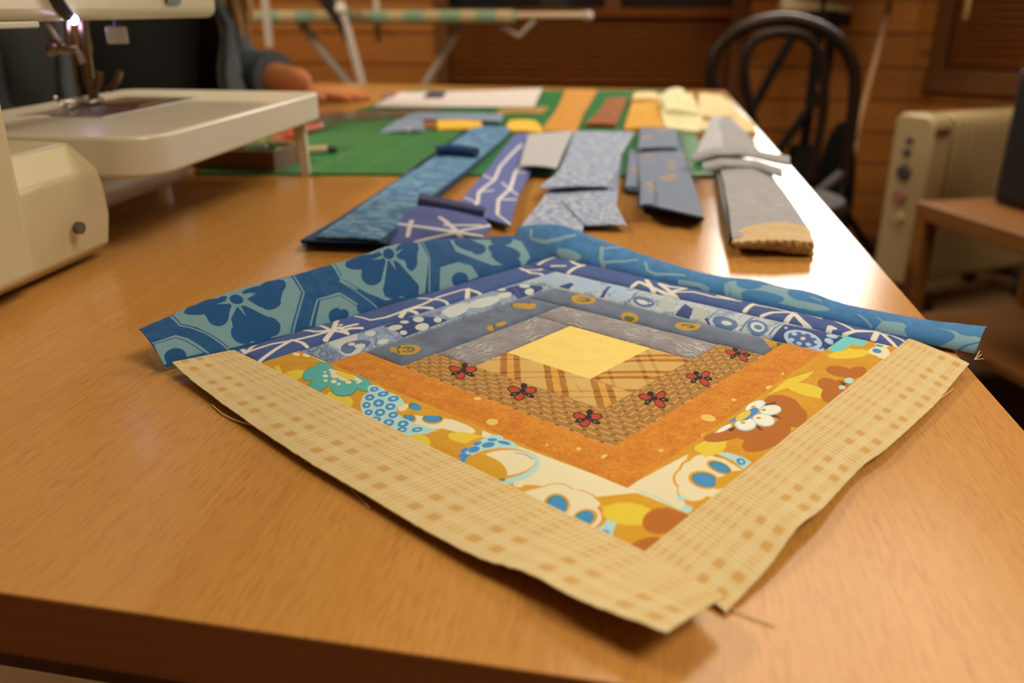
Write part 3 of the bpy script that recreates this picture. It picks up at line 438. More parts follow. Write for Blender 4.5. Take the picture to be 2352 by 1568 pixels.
  ((126,158,160),[('s',1.54,1.56,1.7,0.54,0.32),('s',1.7,0.54,3.37,0.63,0.32),('s',3.37,0.63,4.68,1.14,0.32),('s',4.68,1.14,5.78,1.95,0.32),('e',5.84,0.27,1.163,0.28,3.13),('s',8.4,1.56,8.68,0.48,0.35),('s',8.68,0.48,9.08,0.05,0.35),('s',8.72,1.58,9.72,2.49,0.25),('s',9.0,0.28,10.58,0.73,0.2),('s',10.58,0.73,11.49,1.26,0.2),('s',12.18,1.25,12.59,0.44,0.22),('s',12.59,0.44,13.38,0.33,0.22),('s',13.38,0.33,15.4,0.88,0.22),('s',15.23,0.2,16.59,0.3,0.3),('s',16.59,0.3,17.32,0.14,0.3),('e',19.15,0.63,0.974,0.741,1.86)]),
  ((64,118,158),[('s',7.77,0.99,8.34,0.09,0.1),('s',18.27,1.05,18.92,0.11,0.1)]),
  ((126,158,160),[('p',18.24,0.86,19.03,0.96,19.99,0.71,21.94,3.12,23.48,0.82,24.97,0.86,23.65,0.22,22.5,0.26,18.97,0.07),('s',22.54,1.57,23.75,1.61,0.2),('s',23.75,1.61,24.55,1.44,0.2),('p',28.11,0.03,28.45,0.78,29.46,0.96,29.79,0.59,30.44,0.07,29.16,0.06),('p',31.23,1.16,32.44,1.04,33.53,0.82,33.35,-0.1,32.17,-0.11,31.32,0.03),('s',26.97,0.82,27.44,0.51,0.12),('s',27.44,0.51,27.87,0.14,0.12),('s',28.01,1.01,28.5,0.56,0.1),('s',28.5,0.56,28.94,0.12,0.1),('e',24.3,0.57,1.009,0.299,-3.03)]),
  ((64,118,158),[('e',21.04,0.45,1.419,0.477,-3.04),('e',19.89,1.43,0.859,0.665,-2.87),('e',23.15,1.55,0.85,0.692,2.26),('e',30.94,0.5,1.291,0.625,-3.1),('e',32.87,1.27,0.687,0.439,-2.85),('e',25.91,0.24,0.62,0.179,-3.09),('s',32.51,-0.07,32.88,0.18,0.12),('s',32.88,0.18,33.54,0.54,0.12),('s',18.35,1.07,19.02,0.13,0.05)]),
  ((126,158,160),[('s',32.69,-0.08,33.02,0.12,0.04),('s',33.02,0.12,33.61,0.47,0.04)]),
 ]),
 ('UL', 3): ((136, 152, 166), [
  ((198,198,182),[('p',13.22,4.88,13.53,2.2,14.73,0.7,15.89,0.36,15.82,1.57),('e',15.11,0.61,0.899,0.511,2.72)]),
  ((92,112,140),[('e',16.38,2.21,0.585,0.272,2.17),('e',16.51,1.12,0.371,0.224,2.18),('e',16.48,0.56,0.299,0.201,2.19),('e',15.25,0.72,0.671,0.367,2.4),('s',16.52,2.92,17.04,1.1,0.05),('s',15.95,2.33,16.85,0.44,0.05),('s',15.76,2.44,15.78,0.5,0.05),('s',15.78,0.5,15.25,0.59,0.05),('s',16.28,1.96,16.02,0.35,0.04)]),
  ((136,152,166),[('e',16.38,2.21,0.401,0.2,2.18),('e',16.51,1.12,0.254,0.161,2.19),('e',16.48,0.56,0.199,0.143,2.2),('e',15.05,0.69,0.166,0.138,2.23),('e',15.15,0.93,0.137,0.092,2.15)]),
  ((48,66,112),[('p',11.93,2.06,10.09,2.35,8.93,0.6,8.73,0.23,12.08,0.1,12.17,0.14,11.9,1.18),('p',3.17,2.2,1.54,1.78,0.35,0.71,0.79,0.18,3.16,0.1,2.95,0.58)]),
  ((198,198,182),[('e',11.65,1.33,0.446,0.366,2.84),('e',11.82,0.47,0.279,0.193,2.37),('e',9.99,1.31,0.488,0.299,2.2),('e',10.54,0.42,0.467,0.321,2.87),('e',10.75,1.6,0.324,0.229,1.84),('e',9.24,0.57,0.356,0.219,2.46),('e',3.43,0.97,0.687,0.366,2.81),('e',1.79,0.43,0.504,0.264,2.62),('e',1.27,1.27,0.41,0.336,2.18),('e',2.59,1.98,0.411,0.262,2.07),('e',7.35,1.12,1.325,0.625,2.79),('e',5.26,0.88,1.272,0.569,3.09)]),
  ((84,106,138),[('e',14.69,0.73,0.742,0.459,-2.96),('s',13.22,2.1,13.38,0.78,0.06),('s',13.38,0.78,13.96,0.17,0.06),('s',12.13,2.05,12.61,0.08,0.06),('s',8.28,1.59,8.66,0.31,0.07),('s',1.92,1.6,2.99,0.04,0.06)]),
  ((198,198,182),[('e',14.71,0.49,0.315,0.222,3.05),('e',14.9,0.91,0.209,0.183,1.95),('e',13.39,0.27,0.367,0.184,2.97),('e',13.15,1.58,0.546,0.287,2.19)]),
 ]),
 ('UR', 3): ((198, 198, 182), [
  ((160,176,186),[('e',1.22,1.36,1.86,0.869,2.67),('e',3.71,1.53,1.514,0.927,2.55),('e',6.59,0.99,1.002,0.564,2.4),('e',5.58,1.94,1.076,0.655,2.54)]),
  ((48,66,112),[('p',2.59,0.23,2.78,1.17,3.16,1.05,3.36,0.25),('p',5.79,0.15,4.95,2.04,5.12,2.2,6.0,0.23),('p',10.93,0.17,10.45,2.04,13.39,-0.16,11.97,1.56,11.5,1.39,11.84,0.13)]),
  ((84,106,138),[('e',8.36,0.89,0.896,0.549,2.59),('s',7.68,0.37,7.43,1.21,0.09),('s',7.43,1.21,7.08,2.2,0.09),('s',7.08,2.2,7.04,2.77,0.09),('s',5.4,0.86,5.23,1.66,0.06),('s',12.86,0.37,12.67,1.31,0.08),('s',12.67,1.31,12.54,2.5,0.08),('e',13.78,0.66,0.919,0.613,2.5),('s',9.36,0.61,8.99,1.78,0.05),('s',6.16,0.57,5.93,1.64,0.05)]),
  ((198,198,182),[('e',8.36,0.79,0.414,0.248,2.76),('e',13.78,0.66,0.438,0.292,2.61),('e',7.98,0.88,0.132,0.107,2.06),('e',8.78,0.93,0.124,0.095,2.03)]),
  ((172,172,160),[('e',9.71,1.23,1.059,0.462,2.21),('e',12.02,1.0,0.857,0.445,2.2)]),
  ((90,112,146),[('e',13.88,0.64,0.751,0.541,2.36),('s',14.95,0.23,14.66,1.47,0.12),('s',14.66,1.47,14.53,2.57,0.12),('s',16.5,0.4,16.33,1.43,0.1),('s',16.33,1.43,16.33,2.32,0.1),('e',15.47,1.1,1.176,0.541,2.11)]),
  ((198,198,182),[('e',13.88,0.64,0.327,0.249,2.73),('e',15.47,1.1,0.749,0.359,2.13),('s',16.33,0.47,16.2,1.58,0.05),('s',16.2,1.58,16.24,2.22,0.05)]),
  ((90,112,146),[('e',15.54,1.04,0.391,0.209,2.21)]),
  ((48,66,112),[('p',16.81,0.05,16.42,2.43,19.54,2.96,19.67,0.43,18.43,0.06)]),
  ((166,186,202),[('e',18.15,0.86,1.206,0.906,2.38),('e',19.06,2.51,0.356,0.281,1.45),('e',19.23,1.69,0.358,0.231,1.93),('e',19.18,0.22,0.192,0.142,1.58),('e',19.4,0.45,0.162,0.092,1.57),('e',16.79,1.77,0.224,0.085,1.95)]),
  ((70,92,136),[('e',18.15,0.86,0.913,0.695,2.5)]),
  ((166,186,202),[('e',17.53,1.17,0.261,0.14,2.08),('e',17.84,1.65,0.295,0.142,2.01),('e',18.41,1.55,0.257,0.142,1.92),('e',18.85,0.99,0.225,0.14,1.91),('e',18.64,0.43,0.195,0.137,2.08),('e',18.2,0.28,0.176,0.132,2.35),('e',17.73,0.44,0.197,0.133,2.27)]),
  ((196,190,160),[('e',18.15,0.86,0.209,0.128,1.84)]),
 ]),
}
# ------------------------------------------------------------------ fabric prints (all drawn with shader nodes on the strip's own cm grid)
def uvgrid(g):
    v = g.n('ShaderNodeUVMap').outputs[0]; x, y, _ = g.xyz(v); return v, x, y

def mask_of(g, V, x, y, sh):
    if sh[0] == 'e':
        _, u, v, ra, rb, an = sh
        o = g.mapping(V, (u, v, 0), (0, 0, an), (ra, rb, 1), 'TEXTURE')
        L = g.n('ShaderNodeVectorMath', operation='LENGTH'); g.L.new(o, L.inputs[0])
        return g.smooth(L.outputs['Value'], 1+.012/rb, 1-.012/rb)
    if sh[0] == 's':
        _, u0, v0, u1, v1, w = sh
        ln = math.hypot(u1-u0, v1-v0); an = math.atan2(v1-v0, u1-u0)
        o = g.mapping(V, (u0, v0, 0), (0, 0, an), (1, 1, 1), 'TEXTURE'); a, b, _ = g.xyz(o)
        a = g.m_('SUBTRACT', a, g.m_('MINIMUM', g.m_('MAXIMUM', a, 0.), ln))
        d = g.m_('SQRT', g.m_('ADD', g.m_('MULTIPLY', a, a), g.m_('MULTIPLY', b, b)))
        return g.smooth(d, w/2+.012, w/2-.012)
    P = [(sh[i], sh[i+1]) for i in range(1, len(sh), 2)]; n = len(P)
    above = [g.m_('LESS_THAN', y, q[1]) for q in P]; tot = None
    for i in range(n):
        (xa, ya), (xb, yb) = P[i], P[(i+1) % n]
        if abs(yb-ya) < 1e-6: continue
        k = (xb-xa)/(yb-ya)
        lt = g.m_('LESS_THAN', x, g.m_('MULTIPLY_ADD', y, k, xa-ya*k))
        c = g.m_('MULTIPLY', lt, g.m_('COMPARE', g.m_('ADD', above[i], above[(i+1) % n]), 1., .1))
        tot = c if tot is None else g.m_('ADD', tot, c)
    return g.m_('MODULO', tot, 2.)

def paint(g, col, V, x, y, layers, k=1.0):
    for c, shapes in layers:
        m = None
        for sh in shapes:
            q = mask_of(g, V, x, y, sh); m = q if m is None else g.m_('MAXIMUM', m, q)
        col = g.mix(m, col, ph(*c, k))
    return col

def weave(g, V, rough=.85, strength=.35, f=26.):
    """fine woven relief"""
    x, y, _ = g.xyz(V)
    a = g.m_('SINE', g.m_('MULTIPLY', x, f*6.283)); b = g.m_('SINE', g.m_('MULTIPLY', y, f*6.283))
    h = g.m_('ADD', g.m_('MULTIPLY', a, b), g.m_('MULTIPLY', g.noise(V, 9, 3), .8))
    g.bump(h, strength, .00012)
    g.b.inputs['Sheen Weight'].default_value = .12
    g.b.inputs['Specular IOR Level'].default_value = .15

def extent(sh):
    if sh[0] == 'e': r = max(sh[3], sh[4]); return sh[1]-r, sh[1]+r
    if sh[0] == 's': return min(sh[1], sh[3])-.2, max(sh[1], sh[3])+.2
    return min(sh[1::2]), max(sh[1::2])
def in_zone(layers, zone):
    if not zone: return layers
    out = [(c, [s for s in ss if extent(s)[1] > zone[0] and extent(s)[0] < zone[1]]) for c, ss in layers]
    return [l for l in out if l[1]]

def fabric(name, side=None, k=None, bgcol=None, style=None, zone=None):
    g = NT(name); V, x, y = uvgrid(g)
    pr = PRINTS.get((side, k)); base = pr[0] if pr and pr[0] else bgcol
    col = ph(*(base or (200, 180, 130)))
    soft = g.noise(V, .9, 4, .6)
    if style == 'floral':
        col = g.mix(g.smooth(soft, .35, .65), ph(200, 136, 24), ph(208, 148, 34))
    elif style == 'hexagon':
        c = ph(*base); col = g.mix(g.smooth(g.noise(V, 1.4, 3), .3, .7), tuple(q*.8 for q in c), tuple(q*1.15 for q in c))
    elif style == 'navy':
        c = ph(*base); col = g.mix(g.smooth(soft, .3, .7), tuple(q*.9 for q in c), tuple(q*1.1 for q in c))
    elif style == 'orange':
        a = g.noise(V, 1.1, 6, .7); b = g.noise(V, 5, 4, .7)
        col = g.mix(g.smooth(a, .38, .66), ph(212, 136, 34), ph(194, 106, 26))
        col = g.mix(g.smooth(b, .52, .70), col, ph(176, 84, 20))
        col = g.mix(g.m_('MULTIPLY', g.smooth(g.noise(V, 7, 3, .6), .58, .70), .8), col, ph(222, 160, 54))
    elif style == 'slate':
        a = g.noise(V, .8, 4, .6)
        col = g.mix(g.smooth(a, .3, .7), ph(84, 94, 108), ph(112, 120, 130))
    elif style == 'paisley':
        w = g.n('ShaderNodeTexWave', wave_type='RINGS'); g.put(w.inputs['Vector'], g.mapping(V, scale=(.9, 1.3, 1)))
        w.inputs['Scale'].default_value = .75; w.inputs['Distortion'].default_value = 14; w.inputs['Detail'].default_value = 3; w.inputs['Detail Scale'].default_value = 1.3
        sel = g.smooth(g.noise(V, .55, 2), .46, .58)
        col = g.mix(g.smooth(soft, .35, .7), ph(134, 120, 112), ph(150, 142, 140))
        lines = g.m_('MULTIPLY', g.smooth(w.outputs['Fac'], .62, .85), sel)
        col = g.mix(g.m_('MULTIPLY', lines, .8), col, ph(186, 182, 166))
    elif style == 'plaid':
        xx = g.mapping(V, loc=(.35 if side == 'LL' else .1, .2, 0), rot=(0, 0, .733)); a, b, _ = g.xyz(xx)
        wob = g.m_('MULTIPLY', g.m_('SUBTRACT', g.noise(V, 2.5, 2), .5), .12)
        def band(c, per, lo, hi):
            q = g.m_('FRACT', g.m_('DIVIDE', g.m_('ADD', c, wob), per)); return g.m_('MULTIPLY', g.m_('GREATER_THAN', q, lo), g.m_('LESS_THAN', q, hi))
        col = g.mix(g.smooth(soft, .3, .7), ph(206, 142, 52), ph(216, 158, 66))
        col = g.mix(g.m_('MULTIPLY', g.m_('MAXIMUM', band(a, 2.1, .47, .98), 0.), .8), col, ph(206, 166, 92))
        st = g.m_('MAXIMUM', band(a, 2.1, .0, .15), band(a, 2.1, .31, .45)); st2 = g.m_('MAXIMUM', band(b, 2.3, .20, .30), band(b, 2.3, .50, .57))
        col = g.mix(g.m_('MULTIPLY', st, .75), col, ph(150, 92, 32))
        col = g.mix(g.m_('MULTIPLY', st2, .38), col, ph(158, 100, 38))
        col = g.mix(g.m_('MULTIPLY', g.m_('MULTIPLY', st, st2), .7), col, ph(118, 66, 24))
    elif style == 'rows':
        wob = g.m_('MULTIPLY', g.m_('SINE', g.m_('MULTIPLY', x, 2.6)), .045)
        yy = g.m_('DIVIDE', g.m_('ADD', y, wob), .375); fr = g.m_('FRACT', yy); row = g.m_('FLOOR', yy)
        line = g.smooth(g.m_('ABSOLUTE', g.m_('SUBTRACT', fr, .5)), .12, .05)
        par = g.m_('MULTIPLY', g.m_('MODULO', row, 2.), .5)
        fx = g.m_('FRACT', g.m_('ADD', g.m_('DIVIDE', x, .78), par)); dx = g.m_('MULTIPLY', g.m_('SUBTRACT', fx, .5), .78)
        dy = g.m_('MULTIPLY', g.m_('SUBTRACT', fr, .5), .375)
        gap = g.m_('GREATER_THAN', g.m_('ABSOLUTE', dx), .13)
        col = g.mix(g.smooth(g.noise(V, 3, 4, .7), .3, .7), ph(156, 106, 42), ph(174, 124, 56))
        col = g.mix(g.m_('MULTIPLY', g.m_('MULTIPLY', line, gap), .7), col, ph(226, 176, 106))
        r = .062; ax, ay = g.m_('ABSOLUTE', dx), g.m_('ABSOLUTE', dy)
        def dot(px, py):
            d = g.m_('SQRT', g.m_('ADD', g.m_('POWER', g.m_('SUBTRACT', ax, px), 2.), g.m_('POWER', g.m_('SUBTRACT', ay, py), 2.))); return g.smooth(d, .036, .024)
        col = g.mix(g.m_('MAXIMUM', dot(.062, 0.), dot(0., .055)), col, ph(34, 26, 20))
    elif style == 'check':
        # woven check: fine bars across, tinted bands along, darker blocks where both meet
        X = g.m_('ADD', x, g.m_('MULTIPLY', y, 0.10 if side == 'LL' else 0.))
        A = lambda c, per, mid, half, soft_: g.smooth(g.m_('ABSOLUTE', g.m_('SUBTRACT', g.m_('FRACT', g.m_('DIVIDE', c, per)), mid)), (half+soft_)/per, (half-soft_)/per)
        P = 3.05
        W = g.m_('MAXIMUM', A(X, P, .16, .24, .06), A(X, P, .50, .24, .06))          # two wide bars per repeat
        zoneS = A(X, P, .83, .40, .10)
        S = A(X, .254, .5, .055, .03)                                               # fine lines
        R = g.m_('MAXIMUM', g.smooth(g.m_('ABSOLUTE', g.m_('SUBTRACT', y, 3.28)), .24, .16), g.smooth(g.m_('ABSOLUTE', g.m_('SUBTRACT', y, 2.42)), .22, .14))
        inn = g.smooth(y, 2.05, 1.9)
        r_ = g.m_('MULTIPLY', A(y, .385, .5, .075, .03), inn)
        col = g.mix(g.smooth(soft, .3, .75), ph(220, 194, 138), ph(210, 182, 122))
        tint = ph(206, 162, 88); dark = ph(194, 138, 58)
        col = g.mix(g.m_('MULTIPLY', g.m_('MULTIPLY', S, g.m_('ADD', g.m_('MULTIPLY', zoneS, .18), .44)), 1.), col, tint)
        col = g.mix(g.m_('MULTIPLY', W, .22), col, tint)
        col = g.mix(g.m_('MULTIPLY', R, .26), col, tint)
        col = g.mix(g.m_('MULTIPLY', inn, .14), col, tint)
        col = g.mix(g.m_('MULTIPLY', r_, .06), col, tint)
        col = g.mix(g.m_('MULTIPLY', g.m_('MULTIPLY', S, r_), .44), col, dark)
        col = g.mix(g.m_('MULTIPLY', g.m_('MULTIPLY', W, r_), .32), col, dark)
        col = g.mix(g.m_('MULTIPLY', g.m_('MULTIPLY', W, R), .72), col, dark)
        col = g.mix(g.m_('MULTIPLY', g.m_('MULTIPLY', g.m_('MULTIPLY', S, R), zoneS), .35), col, dark)
    elif style == 'plain':
        c = ph(*bgcol); col = g.mix(g.smooth(soft, .3, .7), tuple(q*.95 for q in c), tuple(min(.95, q*1.05) for q in c))
    elif style == 'panel':
        col = g.mix(g.smooth(g.noise(V, 6, 4, .7), .46, .58), ph(*base), ph(176, 184, 180))
        col = g.mix(g.m_('MULTIPLY', g.smooth(g.voro(V, 4.2, 'DISTANCE_TO_EDGE'), .10, .04), .5), col, ph(88, 108, 140)); col = g.mix(g.m_('MULTIPLY', g.smooth(g.noise(V, 1.1, 3), .5, .62), .55), col, ph(74, 94, 132)); col = g.mix(g.m_('MULTIPLY', g.smooth(g.voro(V, 7), .26, .16), .5), col, ph(196, 198, 188))
    if pr: col = paint(g, col, V, x, y, in_zone(pr[1], zone))
    # thread-level colour variation
    tv = g.noise(g.mapping(V, scale=(40, 8, 1)), 1., 2); tw = g.noise(g.mapping(V, scale=(8, 40, 1)), 1., 2)
    col = g.mix(.5, col, g.mix(g.m_('MULTIPLY', g.m_('ADD', tv, tw), .5), (.78, .78, .78), (1.2, 1.2, 1.2)), 'MULTIPLY') if True else col
    weave(g, V)
    return g.end(col, .85)

# ------------------------------------------------------------------ room: pine-boarded walls, windows with slatted blinds, floor, ceiling
FZ = -TZ*100          # floor in table-relative cm
CZ = 245+FZ           # ceiling
def pine(name, a, b, dark=1.0):
    g = NT(name); p = g.coord('Object')
    oi = g.n('ShaderNodeObjectInfo').outputs['Random']
    q = g.n('ShaderNodeVectorMath', operation='ADD'); g.L.new(p, q.inputs[0]); g.L.new(g.vec(g.m_('MULTIPLY', oi, 13.), g.m_('MULTIPLY', oi, 7.), oi), q.inputs[1])
    v = g.mapping(q.outputs[0], scale=(1.2, 1.2, 26))
    gr = g.noise(v, 3.2, 4, .6, .6)
    c = g.mix(g.smooth(gr, .3, .7), a, b)
    kn = g.voro(g.mapping(q.outputs[0], scale=(2.6, 2.6, 9)), 1.0)
    c = g.mix(g.m_('MULTIPLY', g.smooth(kn, .13, .05), .7), c, tuple(k*.35 for k in a))
    c = g.mix(g.m_('MULTIPLY', oi, .3), c, tuple(k*.6 for k in a))
    return g.end(c, .45, .4)
M_PINE = pine('pine_boards', (.33, .125, .022), (.43, .175, .036))
M_PINE_D = pine('pine_trim', (.12, .045, .010), (.16, .062, .014))
M_SLAT = simple('blind_slat_wood', (.15, .046, .008), .8, .12, 30, .1)
M_GLASSDARK = simple('night_window_glass', (.012, .014, .016), .06, .05, 8)
M_CORD = simple('pale_cord', (.42, .30, .18), .6)

def wallpt(A, B, s, z, off=0.):
    """point s cm along the wall from A to B, at height z above the floor, off cm into the room"""
    d = np.array(B, float)-np.array(A, float); d /= np.linalg.norm(d); n = np.array((d[1], -d[0]))
    q = np.array(A)+d*s+n*off; return (q[0], q[1], z+FZ)

def wall(name, A, B, opening=None, boards=True):
    """backing sheet plus single boards 11.5 cm high, cut round a window opening (s0, s1, z0, z1)"""
    A, B = np.array(A, float), np.array(B, float); L = np.linalg.norm(B-A)
    m = MB()
    M = lambda q: wallpt(A, B, q[0], q[1], q[2])
    m.prism([(0, 0), (L, 0), (L, 245), (0, 245)], -12, -6, M)
    w = m.build(name, M_PINE, smooth=False); tag(w, kind='structure')
    if not boards: return w
    h = 11.6; cache = {}
    for i in range(22):
        z0, z1 = i*h+.25, min(245, (i+1)*h-.25)
        if z1 <= z0: break
        runs = [(0, L)]
        if opening and z1 > opening[2] and z0 < opening[3]: runs = [(0, opening[0]), (opening[1], L)]
        for a, b in runs:
            if b-a < 1: continue
            MB().prism([(a, z0), (b, z0), (b, z1), (a, z1)], -6, 1.6, M).build('plank', M_PINE, w, bevel=.3, seg=1, smooth=False)
    return w

WA, WB, WCn = (-330, 385), (146, 331), (330, 165)       # back wall from left to corner, right wall
def s_of(A, B, u, v0=200):
    """distance along wall where the sight line of picture column u meets it"""
    A, B = np.array(A, float), np.array(B, float); d = (B-A)/np.linalg.norm(B-A)
    p = at(u, v0, 0.); r = p[:2]/np.linalg.norm(p[:2])
    k = np.linalg.solve(np.array([[d[0], -r[0]], [d[1], -r[1]]]), -A); return k[0]
sa, sb = s_of(WA, WB, 1035), s_of(WA, WB, 1668)
ra = s_of(WB, WCn, 2165)
wb = wall('wall_back', WA, WB, (sa-5, sb+5, 62, 205))
wr = wall('wall_right', WB, WCn, (ra-4, ra+116, 70, 205))
wall('wall_side', WCn, (330, -210), boards=False)
wall('wall_rear', (330, -210), (-330, -210), boards=False)
wall('wall_left', (-330, -210), WA, boards=False)
room = [WA, WB, WCn, (330, -210), (-330, -210)]
M_FLOOR = simple('brown_carpet', (.16, .095, .050), .95, .25, 60, .1, bump=.4, bscale=700)
tag(MB().prism([(x*1.03, y*1.03) for x, y in room], FZ-5, FZ).build('floor', M_FLOOR, smooth=False), kind='structure')
M_CEIL = simple('ceiling_paint', (.62, .50, .36), .9, .03, 5)
tag(MB().prism([(x*1.03, y*1.03) for x, y in room], CZ, CZ+5).build('ceiling', M_CEIL, smooth=False), kind='structure')
for nm, A, B in (('baseboard_back', WA, WB), ('baseboard_right', WB, WCn)):
    L = np.linalg.norm(np.array(B)-np.array(A)); M = lambda q, A=A, B=B: wallpt(A, B, q[0], q[1], q[2])
    tag(MB().prism([(2, 0), (L-2, 0), (L-2, 7), (2, 7)], 1.6, 3.2, M).build(nm, M_PINE_D, bevel=.4, smooth=False), kind='structure')

def window(name, A, B, s0, s1, z0, z1, mull):
    M = lambda q: wallpt(A, B, q[0], q[1], q[2])
    m = MB()
    m.prism([(s0-5, z0-8), (s1+5, z0-8), (s1+5, z0), (s0-5, z0)], 0, 4.5, M)
    m.prism([(s0-5, z1), (s1+5, z1), (s1+5, z1+6), (s0-5, z1+6)], 0, 3, M)
    for a, b in ((s0-5, s0), (s1, s1+5)): m.prism([(a, z0), (b, z0), (b, z1), (a, z1)], 0, 3, M)
    w = m.build(name, M_PINE_D, bevel=.3, smooth=False); tag(w, kind='structure')
    MB().prism([(s0, z0), (s1, z0), (s1, z1), (s0, z1)], -5.6, -4.8, M).build('pane', M_GLASSDARK, w, smooth=False)
    for s in mull: MB().prism([(s-3, z0), (s+3, z0), (s+3, z1), (s-3, z1)], -4.8, -1.5, M).build('mullion', M_PINE_D, w, bevel=.3, smooth=False)
    return w
window('window_1', WA, WB, sa, sb, 62, 205, [s_of(WA, WB, 1400)])
window('window_2', WB, WCn, ra, ra+112, 70, 205, [ra+56])

def blind(label, A, B, s0, s1, z0, z1, pitch=2.3):
    M = lambda q: wallpt(A, B, q[0], q[1], q[2])
    c = wallpt(A, B, (s0+s1)/2, z0, 1); b = thing('slatted_blind', label, 'blind', c)
    z = z0+2.2; tilt = .5
    MB().prism([(s0, z0), (s1, z0), (s1, z0+1.6), (s0, z0+1.6)], .3, 2.0, M).build('bottom_rail', M_SLAT, b, bevel=.2, smooth=False)
    while z < z1-2.5:
        m = MB(); h = pitch*.70
        v = [M((s, zz, o)) for s in (s0, s1) for zz, o in ((z, 1.75), (z+h, .35), (z+h+.12, .6), (z+.12, 2.0))]
        m.add(v, [(0, 1, 2, 3), (7, 6, 5, 4), (0, 4, 5, 1), (1, 5, 6, 2), (2, 6, 7, 3), (3, 7, 4, 0)]).build('slat', M_SLAT, b, smooth=False)
        z += pitch
    MB().prism([(s0-.5, z1-3), (s1+.5, z1-3), (s1+.5, z1), (s0-.5, z1)], 0, 3.2, M).build('head_rail', M_SLAT, b, bevel=.2, smooth=False)
    for s in np.linspace(s0+12, s1-12, 3):
        MB().prism([(s-.25, z0+1), (s+.25, z0+1), (s+.25, z1-2), (s-.25, z1-2)], 2.05, 2.2, M).build('ladder_cord', M_SLAT, b, smooth=False)
    return b
blind('closed dark wooden slatted blind over the window behind the ironing board', WA, WB, sa+.5, sb-.5, 63, 90.0, 2.25)
blind('closed dark wooden slatted blind on the wall behind the oil heater', WB, WCn, ra+1, ra+111, 71, 190, 2.4)

# ------------------------------------------------------------------ ceiling lamps (glass bowls)
M_BOWL = NT('lit_opal_glass'); M_BOWL.b.inputs['Emission Color'].default_value = (1, .8, .5, 1); M_BOWL.b.inputs['Emission Strength'].default_value = 2.5
M_BOWL = M_BOWL.end((.8, .75, .65), .3)
M_BRASS = simple('brass', (.6, .42, .18), .3, metal=1)
for i, ((lx, ly), lsz, le, lc) in enumerate(LAMPS):
    c = (lx*100, ly*100, CZ); h = lsz*50; t = thing('ceiling_lamp', ('flat square opal ceiling lamp over the far right end of the table', 'flat square opal ceiling lamp beside the near right table corner', 'smaller square opal ceiling lamp over the seated person')[i], 'lamp', c)
    for sx, sy, wx, wy in ((0, h+1, 2*h+4, 2), (0, -h-1, 2*h+4, 2), (h+1, 0, 2, 2*h), (-h-1, 0, 2, 2*h)):
        MB().box((c[0]+sx, c[1]+sy, CZ-2.2), (wx, wy, 4)).build('frame_bar', M_BRASS, t, bevel=.3, smooth=False)
    MB().box((c[0], c[1], CZ-1.5), (2*h, 2*h, 1.4)).build('opal_panel', M_BOWL, t, smooth=False)

# ------------------------------------------------------------------ work table
TA = np.array((.1478, .9890)); TL = np.array((-.979, .2027)); TF = np.array((19.1, 14.75))
def tpt(s, t): q = TF+TA*s+TL*t; return (q[0], q[1])
def beech(name):
    g = NT(name); p = g.world()
    q = g.mapping(p, rot=(0, 0, -math.radians(81.5)), kind='POINT')
    x, y, z = g.xyz(q)                     # x runs with the grain
    big = g.noise(g.mapping(q, scale=(1.2, 9, 1)), 2.2, 3, .5, .4)
    c = g.mix(g.smooth(big, .3, .7), (.52, .270, .072), (.575, .310, .088))
    fine = g.noise(g.mapping(q, scale=(7, 420, 1)), 2.0, 3, .6)
    c = g.mix(g.m_('MULTIPLY', g.smooth(fine, .42, .74), .5), c, (.42, .180, .036))
    # short medullary flecks: many fine ones and a few long dark ones
    fl = g.voro(g.mapping(q, scale=(80, 1300, 1)), 1.0); keep = g.smooth(g.noise(g.mapping(q, scale=(16, 40, 1)), 1.6, 2), .34, .50)
    fleck = g.m_('MULTIPLY', g.smooth(fl, .46, .18), keep)
    c = g.mix(g.m_('MULTIPLY', fleck, .55), c, (.36, .125, .026))
    fl2 = g.voro(g.mapping(q, scale=(42, 300, 1)), 1.0); k2 = g.smooth(g.noise(g.mapping(q, scale=(7, 11, 1)), 1.3, 2), .60, .68)
    c = g.mix(g.m_('MULTIPLY', g.m_('MULTIPLY', g.smooth(fl2, .24, .08), k2), .45), c, (.40, .13, .03))
    g.bump(g.m_('ADD', fine, fleck), .06, .0002)
    r = g.m_('MULTIPLY_ADD', fine, .04, .19)
    return g.end(c, r, .5)
M_BEECH = beech('beech_laminate')
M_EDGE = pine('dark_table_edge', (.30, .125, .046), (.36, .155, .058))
M_FRAME = simple('table_frame_brown', (.10, .050, .022), .5)
tb = thing('work_table', 'beech topped work table under the quilt block and sewing machine', 'table', (*tpt(90, 46), FZ))
def rcorn(s0, s1, t0, t1, r=2.5, n=6):
    out = []
    for cs, ct, a0 in ((s1-r, t1-r, 0), (s0+r, t1-r, 90), (s0+r, t0+r, 180), (s1-r, t0+r, 270)):
        for i in range(n+1):
            a = math.radians(a0+90*i/n); out.append(tpt(cs+r*math.cos(a), ct+r*math.sin(a)))
    return out
MB().prism(rcorn(0, 178.25, 0, 93.25), -.14, 0).build('tabletop', M_BEECH, tb, bevel=.03, seg=2, angle=30)
MB().prism(rcorn(.3, 177.95, .3, 92.95), -2.35, -.14).build('core_board', M_EDGE, tb, smooth=False)
